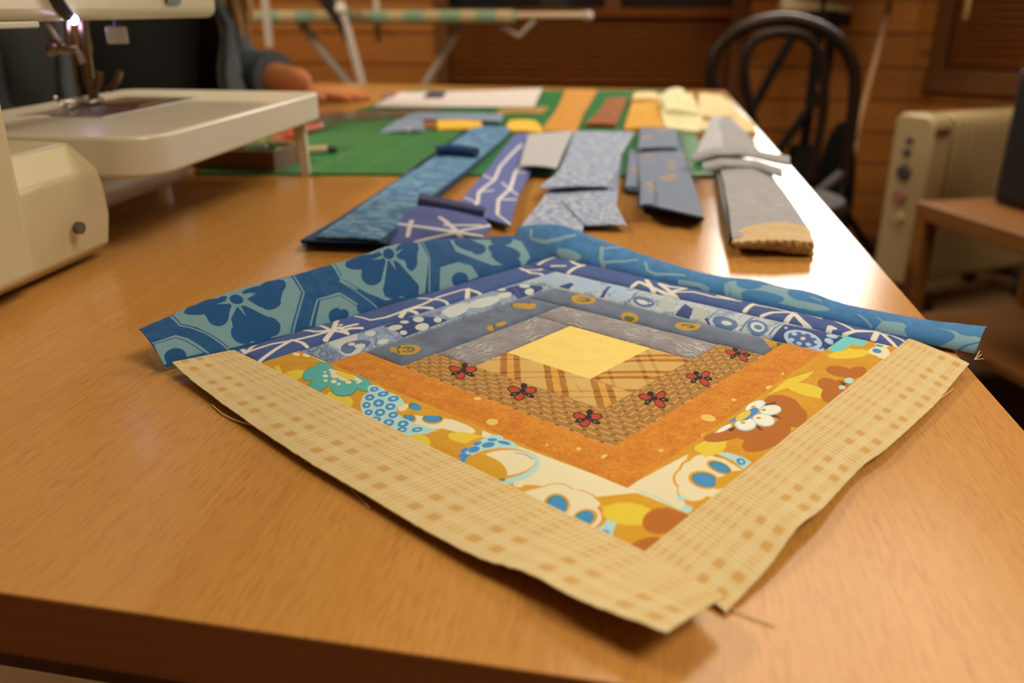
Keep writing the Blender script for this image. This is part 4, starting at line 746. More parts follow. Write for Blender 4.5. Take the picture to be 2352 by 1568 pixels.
# edge band: a thin strip round the board
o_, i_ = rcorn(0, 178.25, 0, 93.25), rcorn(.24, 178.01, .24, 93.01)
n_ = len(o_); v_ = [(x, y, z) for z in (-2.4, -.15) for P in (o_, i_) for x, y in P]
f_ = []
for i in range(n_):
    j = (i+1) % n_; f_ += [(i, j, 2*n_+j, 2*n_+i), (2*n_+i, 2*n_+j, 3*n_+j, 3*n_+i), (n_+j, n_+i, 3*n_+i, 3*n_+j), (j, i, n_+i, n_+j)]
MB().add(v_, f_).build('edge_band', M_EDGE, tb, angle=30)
for a, b, c, d in ((6, 8.2, 6, 87), (170, 172.2, 6, 87), (8.2, 170, 6, 8.2), (8.2, 170, 85, 87)):
    MB().prism([tpt(a, c), tpt(b, c), tpt(b, d), tpt(a, d)], -9.5, -2.4).build('apron', M_FRAME, tb, bevel=.15, smooth=False)
for s in (5, 167.5):
    for t in (5, 82.5):
        MB().prism([tpt(s, t), tpt(s+5.5, t), tpt(s+5.5, t+5.5), tpt(s, t+5.5)], FZ, -2.4).build('leg', M_FRAME, tb, bevel=.3, smooth=False)

# ------------------------------------------------------------------ the patchwork block
qb = thing('quilt_block', 'log cabin patchwork block of blue and yellow strips lying on the table', 'patchwork', (QC[0], QC[1], .05))
c0 = [LAT[k][0] for k in 'BRTL']
P = np.zeros((14, 14, 3))
for i in range(14):
    for j in range(14):
        a, b = i/13, j/13
        xy = (c0[0]*(1-a)+c0[1]*a)*(1-b)+(c0[3]*(1-a)+c0[2]*a)*b
        P[i, j] = (*xy, .27+.03*math.sin(math.pi*a)*math.sin(math.pi*b))
UVc = np.stack(np.meshgrid(np.linspace(0, 5.3, 14), np.linspace(0, 5.3, 14), indexing='ij'), -1)
MB().slab(quilt_world(P), 0, UVc, floor=.04).build('centre_patch', fabric('yellow_cotton', bgcol=(236, 200, 102), style='plain'), qb, angle=70)
STY = {('LL', 1): 'plaid', ('LR', 1): 'plaid', ('LL', 2): 'rows', ('LR', 2): 'rows', ('LL', 3): 'orange', ('LR', 3): 'orange',
       ('LL', 4): 'floral', ('LR', 4): 'floral', ('LL', 5): 'check', ('LR', 5): 'check',
       ('UL', 1): 'paisley', ('UR', 1): 'paisley', ('UL', 2): 'slate', ('UR', 2): 'slate', ('UL', 3): 'panel', ('UR', 3): 'panel',
       ('UL', 4): 'navy', ('UR', 4): 'navy', ('UL', 5): 'hexagon', ('UR', 5): 'hexagon'}
PARTLABEL = {'plaid': 'amber plaid strip', 'rows': 'brown strip printed with red and black butterflies', 'orange': 'mottled orange strip', 'floral': 'mustard strip with retro flowers',
             'check': 'cream checked outer strip', 'paisley': 'grey paisley strip', 'slate': 'slate strip with mustard roses', 'panel': 'blue and white patterned strip',
             'navy': 'navy strip with pale branching lines', 'hexagon': 'blue outer strip with flowers in hexagons'}
for k in range(1, 6):
    for side in ('LR', 'LL', 'UR', 'UL'):
        st = STY[side, k]
        P, ln, wd = log_surface(side, k, 110 if k == 5 else 72, 18 if k == 5 else 12)
        n, m = P.shape[:2]
        UV = np.stack(np.meshgrid(np.linspace(0, ln, n), np.linspace(0, wd, m), indexing='ij'), -1)
        if k == 5: P[..., 2] += .015*rng.standard_normal((n, 1))*np.linspace(0, 1, m)[None, :]**6
        mb = MB().slab(quilt_world(P), .055, UV) if k == 5 else MB().slab(quilt_world(P), 0, UV, floor=.04)
        ns = sum(len(q[1]) for q in PRINTS.get((side, k), (0, []))[1]); nz = max(1, math.ceil(ns/40))
        cut = np.linspace(-1, ln+1, nz+1) if nz > 1 else None
        mats = [fabric(f'{st}_cotton', side, k, style=st, zone=(cut[i]-.05, cut[i+1]+.05) if nz > 1 else None) for i in range(nz)]
        o = mb.build('fabric_strip', mats[0], qb, angle=75)
        if nz > 1:
            for q in mats[1:]: o.data.materials.append(q)
            um = np.array(mb.uv)[:, 0]
            sl = [int(np.clip(np.searchsorted(cut, np.mean([um[v] for v in p.vertices]))-1, 0, nz-1)) for p in o.data.polygons]
            o.data.polygons.foreach_set('material_index', sl)
        o['label'] = PARTLABEL[st]
M_THREAD = simple('cream_thread', (.72, .60, .42), .8)
M_BTHREAD = simple('blue_grey_thread', (.30, .38, .46), .8)
def thread(pts, mat, r=.028, parent=None, name='loose_thread'):
    P = np.array([at(u, v, z) for u, v, z in pts]); n = 18; t = np.linspace(0, len(P)-1, n); i = np.minimum(t.astype(int), len(P)-2); f = (t-i)[:, None]
    Q = P[i]*(1-f)+P[i+1]*f
    for _ in range(2): Q[1:-1] = (Q[:-2]+2*Q[1:-1]+Q[2:])/4
    return MB().tube(Q, r, 6).build(name, mat, parent)
thread([(398, 836, .6), (425, 858, .35), (455, 878, .2), (485, 903, .2)], M_THREAD, .035, qb)
thread([(487, 930, .06), (510, 950, .08), (540, 965, .1), (580, 976, .25)], M_THREAD, .03, qb)
thread([(700, 1058, .15), (745, 1075, .12), (790, 1106, .08), (815, 1130, .06), (848, 1166, .06)], M_THREAD, .026, qb)
thread([(2130, 930, .3), (2160, 915, .2), (2189, 893, .06)], M_THREAD, .03, qb)
thread([(1672, 1392, .1), (1720, 1415, .06), (1780, 1436, .06)], M_THREAD, .025, qb)
for d in ((12, -14), (16, -6), (10, 6), (22, 4)):
    thread([(2238, 826, .6), (2238+d[0]*.6, 822+d[1]*.5, .7), (2238+d[0], 820+d[1], .5)], M_THREAD, .02, qb)
for a in ([(380, 842, .4), (362, 850, .15), (345, 856, .06)], [(372, 838, .5), (352, 830, .2), (338, 808, .1)]):
    thread(a, M_BTHREAD, .022, qb)
for a in ([(1327, 880, .42), (1336, 889, .44), (1342, 898, .42)], [(1478, 857, .42), (1489, 862, .44), (1502, 867, .42)]):
    thread(a, M_THREAD, .016, qb)

# ------------------------------------------------------------------ sewing machine, seen from its back
SO = np.array((-30.5, 50.0)); SA = np.array((math.cos(math.radians(82)), math.sin(math.radians(82)))); SB = np.array((-SA[1], SA[0]))
def sm(q):  # s along the machine (away), t towards the seamstress, z up
    p = SO+SA*q[0]+SB*q[1]; return (p[0], p[1], q[2])
M_IVORY = simple('ivory_plastic', ph(196, 172, 124), .32, .02, 20)
M_IVORY2 = simple('white_plastic', ph(202, 184, 148), .28, .02, 20)
M_SHADEPL = simple('grey_plastic', (.30, .27, .24), .4)
M_STEEL = simple('brushed_steel', (.50, .47, .43), .28, .06, 60, metal=1)
M_BRONZE = simple('worn_steel', (.20, .145, .09), .42, .1, 60, metal=1)
M_BLACK = simple('black_plastic', (.012, .012, .013), .42)
M_RUBBER = simple('black_rubber', (.015, .014, .013), .8)
mc = thing('sewing_machine', 'ivory sewing machine with white extension table, seen from behind', 'sewing machine', (*sm((12, 8, 0))[:2], .0))
# base block: profile across the machine swept along it, rounded end
prof = [(.8, .35), (-.3, 1.1), (-.7, 3.2), (-.65, 5.2), (-.5, 6.35), (1.5, 8.15), (17.5, 8.4), (18.3, 7.5), (17.6, .35)]
def sweep(prof, secs, name, mat, parent, bevel=.3, seg=3):
    m = MB(); n = len(prof); v = []
    for s, k, dz in secs:
        for t, z in prof: v.append(sm((s, 9+(t-9)*k, max(.35, z*(1-dz)+dz*4))))
    f = [(i*n+j, i*n+(j+1) % n, (i+1)*n+(j+1) % n, (i+1)*n+j) for i in range(len(secs)-1) for j in range(n)]
    f += [tuple(range(n)), tuple(range((len(secs)-1)*n, len(secs)*n))[::-1]]
    return m.add(v, f).build(name, mat, parent, bevel=bevel, seg=seg, angle=25)
sweep(prof, [(-22, 1, 0), (10.2, 1, 0)], 'base', M_IVORY, mc, .25, 3)
# upright column and head
MB().prism([(-22, -1.3), (1.2, -1.3), (1.6, 2), (1.6, 17.5), (-22, 17.5)], 1.2, 30, sm).build('column', M_IVORY, mc, bevel=.7, seg=4)
MB().box((-10, 8, .2), (14, 12, .4), M=sm).build('rubber_foot', M_RUBBER, mc, bevel=.1)
MB().box((6.5, 9, .2), (4, 9, .4), M=sm).build('rubber_foot', M_RUBBER, mc, bevel=.1)
MB().prism([(-20, .8), (33.2, .8), (35.6, 2.4), (36.4, 6), (36.2, 13), (34, 16.2), (-20, 16.5)], 15.9, 30, sm).build('head', M_IVORY, mc, bevel=.8, seg=4)
MB().prism([(4.2, 1.0), (8.8, 1.0), (8.8, 4.5), (4.2, 4.5)], 15.55, 15.95, sm).build('thread_guard', M_IVORY2, mc, bevel=.1)
MB().prism([(24.6, .6), (26.8, .6), (26.8, .95), (24.6, .95)], 17.0, 17.5, sm).build('vent_slot', M_BLACK, mc, smooth=False)
def mt(u, v, Y): p = atY(u, v, Y); return tuple(p)
def mface(u, v, t):
    """point of the sight line on the machine's plane t"""
    a, b = atY(u, v, 40), atY(u, v, 100); ta, tb_ = (a[:2]-SO)@SB, (b[:2]-SO)@SB
    return tuple(a+(b-a)*((t-ta)/(tb_-ta)))
MB().tube([mface(112, -30, .7), mface(133, 8, .7), mface(158, 38, .7)], [.5, .5, .4], 8).build('dark_slot', M_BLACK, mc)
# free arm with rounded end
m = MB(); v = []; N = 18
secs = [(9, 1.0), (28.5, 1.0), (31.5, .97), (33.5, .88), (34.8, .7), (35.4, .4)]
for s, k in secs:
    for i in range(N):
        a = 2*math.pi*i/N; ct, st_ = math.cos(a), math.sin(a)
        t = 10+5.6*k*math.copysign(abs(ct)**.45, ct); z = 3.75+2.75*k*math.copysign(abs(st_)**.5, st_)
        v.append(sm((s, t, z)))
f = [(i*N+j, i*N+(j+1) % N, (i+1)*N+(j+1) % N, (i+1)*N+j) for i in range(len(secs)-1) for j in range(N)]+[tuple(range((len(secs)-1)*N, len(secs)*N))]
m.add(v, f).build('free_arm', M_IVORY2, mc, angle=60)
# needle plate on the bed, LED, needle group
MB().prism([(20, 5), (36, 5), (36, 12.5), (20, 12.5)], 8.5, 8.59, sm).build('needle_plate', M_STEEL, mc, bevel=.02)
MB().prism([(28, 6.5), (34, 6.5), (34, 11.5), (28, 11.5)], 8.58, 8.64, sm).build('slide_plate', M_BRONZE, mc, bevel=.02)
g = NT('led_light'); g.b.inputs['Emission Color'].default_value = (.72, .62, 1, 1); g.b.inputs['Emission Strength'].default_value = 18
M_LED = g.end((.9, .9, 1), .3)
MB().ball(mface(168, 45, .5), .34, 12, 8).build('led_lamp', M_LED, mc)
ld = bpy.data.lights.new('led_glow', 'POINT'); ld.energy = .02; ld.color = (.6, .45, 1); ld.shadow_soft_size = .004
lo = bpy.data.objects.new('led_glow', ld); COL.objects.link(lo); lo.location = wld(mt(170, 60, 79.5))
Yn = 79.5
MB().tube([mt(150, 20, Yn), mt(157, 110, Yn), mt(161, 120, Yn)], .26, 8).tube([mt(166, 120, Yn), mt(176, 190, Yn), mt(188, 226, Yn)], [.2, .17, .09], 8).build('needle_bar', M_BRONZE, mc)
MB().tube([mt(186, 20, Yn+1), mt(194, 100, Yn+1), mt(206, 190, Yn+1)], .48, 10).build('presser_bar', M_BRONZE, mc)
MB().tube([mt(120, 112, Yn-.5), mt(150, 114, Yn-.5), mt(178, 116, Yn-.5)], .34, 8).ball(mt(119, 112, Yn-.5), .62, 10, 6).build('needle_clamp', M_BRONZE, mc)
MB().tube([mt(108, 55, Yn), mt(128, 88, Yn), mt(146, 104, Yn)], .28, 8).build('thread_lever', M_STEEL, mc)
MB().tube([mt(178, 118, Yn), mt(190, 146, Yn)], .34, 8).build('clamp_screw', M_STEEL, mc)
MB().tube([mt(207, 180, Yn+.5), mt(214, 212, Yn+.5), mt(216, 232, Yn+.5)], [.6, .5, .42], 8).tube([mt(228, 165, Yn), mt(226, 205, Yn)], .36, 8).build('foot_ankle', M_BRONZE, mc)
MB().tube([mt(276, 163, Yn), mt(268, 186, Yn), mt(252, 206, Yn), mt(244, 204, Yn)], [.3, .36, .3, .25], 8).build('foot_lever', M_BRONZE, mc)
q = mt(196, 236, Yn)
MB().box((q[0], q[1], 8.95), (2.2, 3.6, .34), rz=.1).box((q[0]+.3, q[1]-3.3, 8.95), (.7, 3.2, .3), rz=.1).build('presser_foot', M_STEEL, mc, bevel=.08)
MB().ball(mt(131, 229, 77.5), .3, 10, 6).build('thread_cutter', M_STEEL, mc)
q0, q1 = mt(247, 62, 80), mt(290, 99, 80)
MB().box(((q0[0]+q1[0])/2, 80, (q0[2]+q1[2])/2), (1.75, .5, 1.4)).build('presser_lifter', M_IVORY2, mc, bevel=.15, seg=3)
MB().tube([mt(268, 28, 80.3), mt(268, 70, 80.3)], .3, 8).build('lifter_stem', M_BLACK, mc)
# screw hole in the base: flush disc, the recess's shade put into its dark colour
q = mt(177, 523, 55.6); MB().tube([q, (q[0]+.32, q[1]-.1, q[2])], [.42, .42], 14).build('screw', simple('screw_hole_shade', (.10, .085, .07), .5), mc)
# extension table
ext = []
for cs, ct, a0, r in ((42.0, 15, 0, 2.2), (12, 15, 90, 1.2), (12.8, -1.6, 180, 3.0), (43.4, -3.6, 270, .7)):
    for i in range(8):
        a = math.radians(a0+90*i/7); ext.append((cs+r*math.cos(a)-0, ct+r*math.sin(a)))
MB().prism(ext, 5.75, 8.55, sm).build('extension_table', M_IVORY2, mc, bevel=.28, seg=3, angle=50)
for s, t, d in ((42.6, -2.6, 1), (42.4, 13.5, -1)):
    m = MB(); z0, z1 = 0, 5.8
    a = [sm((s, t-.5, z0)), sm((s+.5, t-.5, z0)), sm((s+.5, t+.5, z0)), sm((s, t+.5, z0))]
    b = [sm((s-.9, t-.7, z1)), sm((s-.2, t-.7, z1)), sm((s-.2, t+.7, z1)), sm((s-.9, t+.7, z1))]
    m.add(a+b, [(3, 2, 1, 0), (4, 5, 6, 7), (0, 1, 5, 4), (1, 2, 6, 5), (2, 3, 7, 6), (3, 0, 4, 7)]).build('table_leg', M_IVORY2, mc, bevel=.12)

# ------------------------------------------------------------------ cutting mat and the fabric strips on it
def mat_mesh():
    g = NT('green_cutting_mat'); p = g.coord('Object'); q = g.mapping(p, rot=(0, 0, -math.radians(81.5))); x, y, _ = g.xyz(q)
    c = g.mix(g.noise(p, 9, 3), (.026, .19, .070), (.036, .235, .088))
    li = None
    for a in (x, y):
        f = g.m_('ABSOLUTE', g.m_('SUBTRACT', g.m_('FRACT', g.m_('DIVIDE', a, .05)), .5)); k = g.smooth(f, .484, .492)
        li = k if li is None else g.m_('MAXIMUM', li, k)
    c = g.mix(g.m_('MULTIPLY', li, .35), c, (.40, .42, .16))
    return g.end(c, .38, .4)
mA, mB_ = at(448, 402, 0), at(1642, 409, 0); mC = at(1545, 212, 0); mD = mA+(mC-mB_)
cm = MB().prism([(p[0], p[1]) for p in (mA, mB_, mC, mD)], 0.02, .32).build('cutting_mat', mat_mesh(), bevel=.06, smooth=False)
tag(cm, 'green cutting mat with a faint grid on the table top', 'cutting mat')
d_f = (mB_-mA)[:2]/np.linalg.norm((mB_-mA)[:2]); nf = np.array((-d_f[1], d_f[0]))
def matz(x, y):
    k = ((np.stack([x, y], -1)-mA[:2])@nf+1.2)/2.4; k = np.clip(k, 0, 1); return .05+.29*k*k*(3-2*k)

def lay(Lp, Rp, n=40, m=10, wave=.05, puff=.1, seed=0, raise_mat=True):
    """sheet between two surveyed edges [(u, v, z)] ordered along the strip"""
    def res(P):
        P = np.array([at(*q) for q in P]); d = np.r_[0, np.cumsum(np.linalg.norm(np.diff(P, axis=0), axis=1))]; s = np.linspace(0, d[-1], n)
        return np.stack([np.interp(s, d, P[:, i]) for i in range(3)], 1), d[-1]
    A, la = res(Lp); B, lb = res(Rp); t = np.linspace(0, 1, m)[None, :, None]
    G = A[:, None]*(1-t)+B[:, None]*t
    r = np.random.default_rng(seed+3); k = r.uniform(0, 6.28, 4); s = np.linspace(0, 1, n)[:, None]; tt = t[..., 0]
    G[..., 2] += wave*(np.sin(s*9+k[0])*.6+np.sin(s*17+k[1]+tt*2)*.5+np.sin(tt*5+k[2]+s*5)*.4)+puff*np.sin(np.pi*tt)
    w = np.mean(np.linalg.norm(A-B, axis=1))
    UV = np.stack(np.meshgrid(np.linspace(0, max(la, lb), n), np.linspace(0, w, m), indexing='ij'), -1)
    return G, UV
def zfix(G):
    G[..., 2] = np.maximum(G[..., 2], matz(G[..., 0], G[..., 1])+.06); return G

def strip_mat(name, kind, c1, c2=None, sc=1.0, c3=None):
    g = NT(name); V, x, y = uvgrid(g); col = ph(*c1)
    if kind == 'batik':
        w = g.noise(g.mapping(V, scale=(.9, .45, 1)), .95*sc, 3, .5, .8)
        col = g.mix(g.smooth(w, .47, .56), ph(*c1), ph(*c2)); col = g.mix(g.m_('MULTIPLY', g.smooth(g.noise(V, .35, 2), .4, .6), .4), col, ph(*c3) if c3 else ph(*c1))
    elif kind == 'branches':
        e = g.voro(g.mapping(V, loc=(.3, .7, 0), scale=(1, 1, 1)), .42*sc, 'DISTANCE_TO_EDGE', 'Distance', .9)
        col = g.mix(g.smooth(e, .075, .05), ph(*c1), ph(*c2))
    elif kind == 'patch':
        w = g.noise(V, 1.6*sc, 5, .65, .6); col = g.mix(g.smooth(w, .42, .58), ph(*c1), ph(*c2))
        ri = g.voro(V, .8*sc); col = g.mix(g.m_('MULTIPLY', g.smooth(ri, .30, .22), .5), col, ph(*(c3 or c1)))
    elif kind == 'roses':
        d = g.voro(g.mapping(V, scale=(.36, .36, 1)), 1.0, 'F1', 'Distance', .45)
        col = g.mix(g.noise(V, 1, 3), ph(*c1), tuple(k*1.15 for k in ph(*c1)))
        col = g.mix(g.m_('MULTIPLY', g.smooth(d, .26, .20), g.smooth(d, .03, .08)), col, ph(*c2))
    elif kind == 'mottle':
        col = g.mix(g.smooth(g.noise(V, .8*sc, 4, .6), .35, .68), ph(*c1), ph(*(c2 or c1)))
        if c3: col = g.mix(g.smooth(g.noise(V, .5*sc, 3), .55, .66), col, ph(*c3))
    weave(g, V, strength=.2)
    return g.end(col, .88)

def strip(name, label, cat, group, base, sheets):
    """sheets: list of (part name, L, R, thickness, material, kwargs)"""
    b = at(*base); t = thing(name, label, cat, (b[0], b[1], .05), group)
    for i, (pn, L, R, th, mat, kw) in enumerate(sheets):
        G, UV = lay(L, R, seed=i*7+len(label), **kw); MB().slab(zfix(G), th, UV).build(pn, mat, t, angle=60)
    return t
GS = 'cut fabric strips laid out on the table'
def stack(L, R, n, dz, mat, top, jit=6, th=.14, pn='fabric_layer', wave=.05, end=0):
    """layers of one folded strip from top height down"""
    out = []; r = random.Random(int(L[0][0]))
    for i in range(n):
        k = i*dz; a = r.uniform(-jit, jit) if i else 0; b = r.uniform(-jit, jit) if i else 0
        LL = [(u+a-(end*i if j == 0 else 0), v+(i*1.6 if j == 0 else 0)+(v-784)*0, max(.12, z-k)) for j, (u, v, z) in enumerate(L)]
        RR = [(u+b, v+(i*1.6 if j == 0 else 0), max(.12, z-k)) for j, (u, v, z) in enumerate(R)]
        out.append((pn, LL, RR, th, mat, dict(wave=wave if i == 0 else wave*.6, puff=.06)))
    return out
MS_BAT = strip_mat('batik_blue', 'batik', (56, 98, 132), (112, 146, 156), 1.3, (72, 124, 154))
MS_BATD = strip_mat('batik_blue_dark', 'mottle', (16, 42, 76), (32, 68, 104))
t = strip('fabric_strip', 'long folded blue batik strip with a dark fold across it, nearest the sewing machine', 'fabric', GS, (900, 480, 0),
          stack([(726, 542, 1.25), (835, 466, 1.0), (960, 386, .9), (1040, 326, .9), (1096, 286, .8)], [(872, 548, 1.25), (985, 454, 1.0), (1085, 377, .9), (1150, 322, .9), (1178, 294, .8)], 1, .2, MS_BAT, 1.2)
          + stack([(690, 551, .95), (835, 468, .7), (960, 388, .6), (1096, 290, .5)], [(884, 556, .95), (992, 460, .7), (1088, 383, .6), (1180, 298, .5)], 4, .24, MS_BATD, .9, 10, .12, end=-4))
q = [at(1002, 346, 1.5), at(1030, 343, 1.6), at(1060, 345, 1.6), at(1094, 350, 1.5)]
MB().tube(q, [.75, .85, .8, .75], 12, flat=.75).build('rolled_fold', MS_BATD, t)
SEG_STRIP = [('s', 0, 1.2, 4.5, 2.0, .42), ('s', 4.5, 2.0, 9, 1.3, .42), ('s', 9, 1.3, 16, 2.1, .45), ('s', 16, 2.1, 24, 1.5, .5), ('s', 24, 1.5, 40, 2.2, .5),
             ('s', 2.2, 4.6, 7.5, 4.1, .42), ('s', 7.5, 4.1, 13, 4.9, .45), ('s', 13, 4.9, 22, 4.2, .5), ('s', 22, 4.2, 40, 4.8, .5), ('s', 4.5, 2.0, 5.6, .1, .38), ('s', 9, 1.3, 11, 2.9, .38), ('s', 7.5, 4.1, 9.6, 6.3, .4),
             ('s', 13, 4.9, 11.2, 6.4, .4), ('s', 13, 4.9, 15.4, 3.4, .42), ('s', 16, 2.1, 18, .1, .45), ('s', 22, 4.2, 24.5, 6.2, .5), ('s', 2.2, 4.6, .4, 6.2, .4)]
SEG_STAR = [('s', 2.2, 5.2, x_, y_, .42) for x_, y_ in ((.2, 2.4), (.1, 6.8), (5, 3.2), (5, 7.4), (1.6, 9.8), (3.0, .2))]+[('s', 1.1, 1.4, 3.9, 1.0, .38), ('s', .3, 8.6, 3.2, 9.2, .38), ('s', 3.4, 3.9, 4.4, 6.6, .36)]
def navy_print(name, segs):
    g = NT(name); V, x, y = uvgrid(g); col = g.mix(g.noise(V, 1, 3), ph(86, 92, 142), ph(98, 104, 152))
    col = paint(g, col, V, x, y, [((214, 204, 190), segs)]); weave(g, V, strength=.2); return g.end(col, .88)
MS_NAV = navy_print('navy_branch_print', SEG_STRIP); MS_STAR = navy_print('navy_star_print', SEG_STAR)
MS_NAVB = strip_mat('navy_reverse', 'mottle', (58, 62, 92), (66, 70, 102))
MS_LIL = strip_mat('pale_reverse', 'mottle', (176, 168, 160), (186, 178, 168))
t = strip('fabric_strip', 'navy strip with pale branching lines, its near end folded over', 'fabric', GS, (1120, 430, 0),
          [('fabric_layer', [(1042, 480, .7), (1085, 430, .6), (1120, 388, .7), (1165, 330, .8), (1185, 308, .8)], [(1172, 518, .7), (1190, 450, .7), (1215, 400, .6), (1255, 345, .8), (1292, 312, .8)], .14, MS_NAV, dict(wave=.06)),
           ('folded_end', [(893, 560, .25), (908, 520, 1.0), (930, 486, 1.5), (962, 472, 1.7)], [(1080, 562, .25), (1108, 545, 1.0), (1130, 520, 1.4), (1112, 500, 1.6)], .12, MS_STAR, dict(n=24, wave=.05)),
           ('turned_back_flap', [(958, 474, 1.55), (960, 455, 2.2), (964, 443, 2.3)], [(1110, 502, 1.5), (1112, 484, 2.1), (1116, 476, 2.1)], .12, MS_NAVB, dict(n=12, wave=.02, puff=0))])
o = strip('fabric_piece', 'pale grey fabric piece showing its plain reverse, lying on the navy strip', 'fabric', None, (1250, 345, 0),
          [('cloth', [(1194, 378, 1.35), (1204, 340, 1.3), (1214, 308, 1.25)], [(1278, 386, 1.35), (1298, 340, 1.3), (1316, 302, 1.25)], .14, MS_LIL, dict(n=16, wave=.06))])
MS_BW = strip_mat('blue_white_print', 'patch', (118, 130, 156), (182, 182, 178), 1.0, (96, 108, 148))
strip('fabric_strip', 'blue and white patterned strip in three overlapping folds', 'fabric', GS, (1330, 430, 0),
      [('fabric_layer', [(1190, 534, .35), (1215, 495, .5), (1252, 448, .8), (1300, 380, .5)], [(1335, 540, .35), (1345, 500, .6), (1390, 440, .8), (1405, 380, .5)], .12, MS_BW, dict(wave=.1)),
       ('fabric_layer', [(1345, 518, .5), (1290, 455, 1.0), (1285, 390, 1.0), (1304, 345, 1.0), (1319, 300, .9)], [(1440, 520, .5), (1416, 471, 1.0), (1422, 403, 1.0), (1426, 358, 1.0), (1456, 303, .9)], .12, MS_BW, dict(wave=.12)),
       ('fabric_layer', [(1238, 430, 1.4), (1270, 405, 1.5), (1296, 380, 1.5)], [(1400, 426, 1.5), (1412, 400, 1.6), (1420, 372, 1.5)], .12, MS_BW, dict(n=16, wave=.06))])
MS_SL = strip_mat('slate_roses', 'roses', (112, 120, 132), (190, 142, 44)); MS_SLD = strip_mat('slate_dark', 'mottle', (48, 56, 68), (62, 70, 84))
strip('fabric_strip', 'slate grey folded strip with small mustard roses', 'fabric', GS, (1530, 430, 0),
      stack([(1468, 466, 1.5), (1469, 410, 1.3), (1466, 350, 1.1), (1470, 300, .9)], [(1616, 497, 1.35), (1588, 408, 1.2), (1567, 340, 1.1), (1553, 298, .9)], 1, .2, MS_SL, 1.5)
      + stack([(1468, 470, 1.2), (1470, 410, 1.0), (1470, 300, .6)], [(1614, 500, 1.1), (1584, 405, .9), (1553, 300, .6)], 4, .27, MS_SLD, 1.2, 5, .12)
      + [('side_fold', [(1436, 428, .65), (1446, 345, .8)], [(1476, 432, .9), (1476, 345, .9)], .5, MS_SL, dict(n=12, wave=.03)),
         ('top_fold', [(1464, 340, 1.55), (1468, 318, 1.5), (1471, 296, 1.4)], [(1558, 338, 1.55), (1556, 316, 1.5), (1552, 294, 1.4)], .14, MS_SL, dict(n=12, wave=.04)),
         ('near_fold', [(1470, 470, 1.75), (1472, 440, 1.75), (1472, 412, 1.6)], [(1500, 468, 1.85), (1502, 440, 1.8), (1500, 410, 1.6)], .14, MS_SL, dict(n=12, wave=.02))])
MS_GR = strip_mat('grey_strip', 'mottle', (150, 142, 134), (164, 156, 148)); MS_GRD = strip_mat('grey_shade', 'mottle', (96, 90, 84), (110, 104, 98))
MS_BEI = strip_mat('beige_fray', 'mottle', (196, 160, 108), (208, 174, 122))
gp = strip('fabric_strip', 'grey folded strip with a frayed beige end near the table edge', 'fabric', GS, (1760, 480, 0),
      [('fabric_layer', [(1682, 545, 1.35), (1672, 470, 1.4), (1664, 420, 1.35), (1650, 372, 1.3)], [(1866, 545, 1.3), (1822, 470, 1.35), (1790, 425, 1.3), (1756, 372, 1.3)], .16, MS_GR, dict(wave=.1)),
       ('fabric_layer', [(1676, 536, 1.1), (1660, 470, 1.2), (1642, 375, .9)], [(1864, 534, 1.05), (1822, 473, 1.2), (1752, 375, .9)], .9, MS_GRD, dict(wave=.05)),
       ('far_fold', [(1640, 352, 1.7), (1648, 305, 1.6), (1642, 258, 1.3)], [(1744, 345, 1.7), (1712, 300, 1.6), (1664, 258, 1.3)], .16, MS_GR, dict(wave=.08)),
       ('side_fold', [(1598, 352, 1.5), (1612, 320, 1.6), (1634, 270, 1.3)], [(1660, 352, 1.8), (1660, 320, 1.8), (1658, 266, 1.4)], .16, MS_LIL, dict(wave=.08))])
for k, (pts, w, zz) in enumerate((([(1590, 360), (1640, 345), (1700, 343), (1765, 358), (1814, 366)], 1.1, 2.35), ([(1614, 380), (1660, 370), (1730, 372), (1798, 394)], .9, 1.75))):
    up = [(u, v-7, zz+.35) for u, v in pts]; dn = [(u, v+9, zz) for u, v in pts]
    G, UV = lay(dn, up, n=30, m=6, wave=.04); MB().slab(zfix(G), .25, UV).build('cross_fold', MS_GR, gp, angle=60)
for i in range(7):     # frayed beige end: several thin plies with ragged edges
    z = 1.25-i*.16; r = random.Random(i)
    L = [(1680+r.uniform(-3, 4)+i*2, 556+i*2.0, z), (1690, 528, z+.05)]; R = [(1868+r.uniform(-3, 4), 556+i*4.6, z), (1856, 522, z+.05)]
    n, m = 10, 60; G, UV = lay(L, R, n=n, m=m, wave=.04)
    d = rng.standard_normal(m); d = np.convolve(d, [.25, .5, .25], 'same')
    yv = (G[0]-G[-1]); yv /= np.linalg.norm(yv, axis=1)[:, None]
    w = np.linspace(1, 0, n)[:, None, None]**2
    G = G+w*(yv*(d*.16)[:, None])[None]
    G[..., 2] += (np.sin(np.linspace(0, 3.1, m))*.40)[None]*np.linspace(.1, 1, n)[:, None]*(1 if i < 2 else .45)
    MB().slab(zfix(G), .17, UV).build('frayed_ply', MS_BEI, gp, angle=60)
MS_CR = strip_mat('cream_print', 'mottle', (224, 186, 124), (236, 206, 150)); MS_YW = strip_mat('yellow_white', 'mottle', (232, 226, 190), (222, 190, 84), 2.2)
MS_AM = strip_mat('amber_strip', 'mottle', (216, 154, 48), (206, 142, 44)); MS_BR = strip_mat('brown_strip', 'mottle', (160, 92, 36), (138, 72, 26), 1.6, (84, 40, 14))
MS_OR = strip_mat('orange_strip', 'mottle', (206, 140, 44), (190, 118, 34)); MS_YE = strip_mat('yellow_strip', 'mottle', (232, 186, 60), (236, 166, 40))
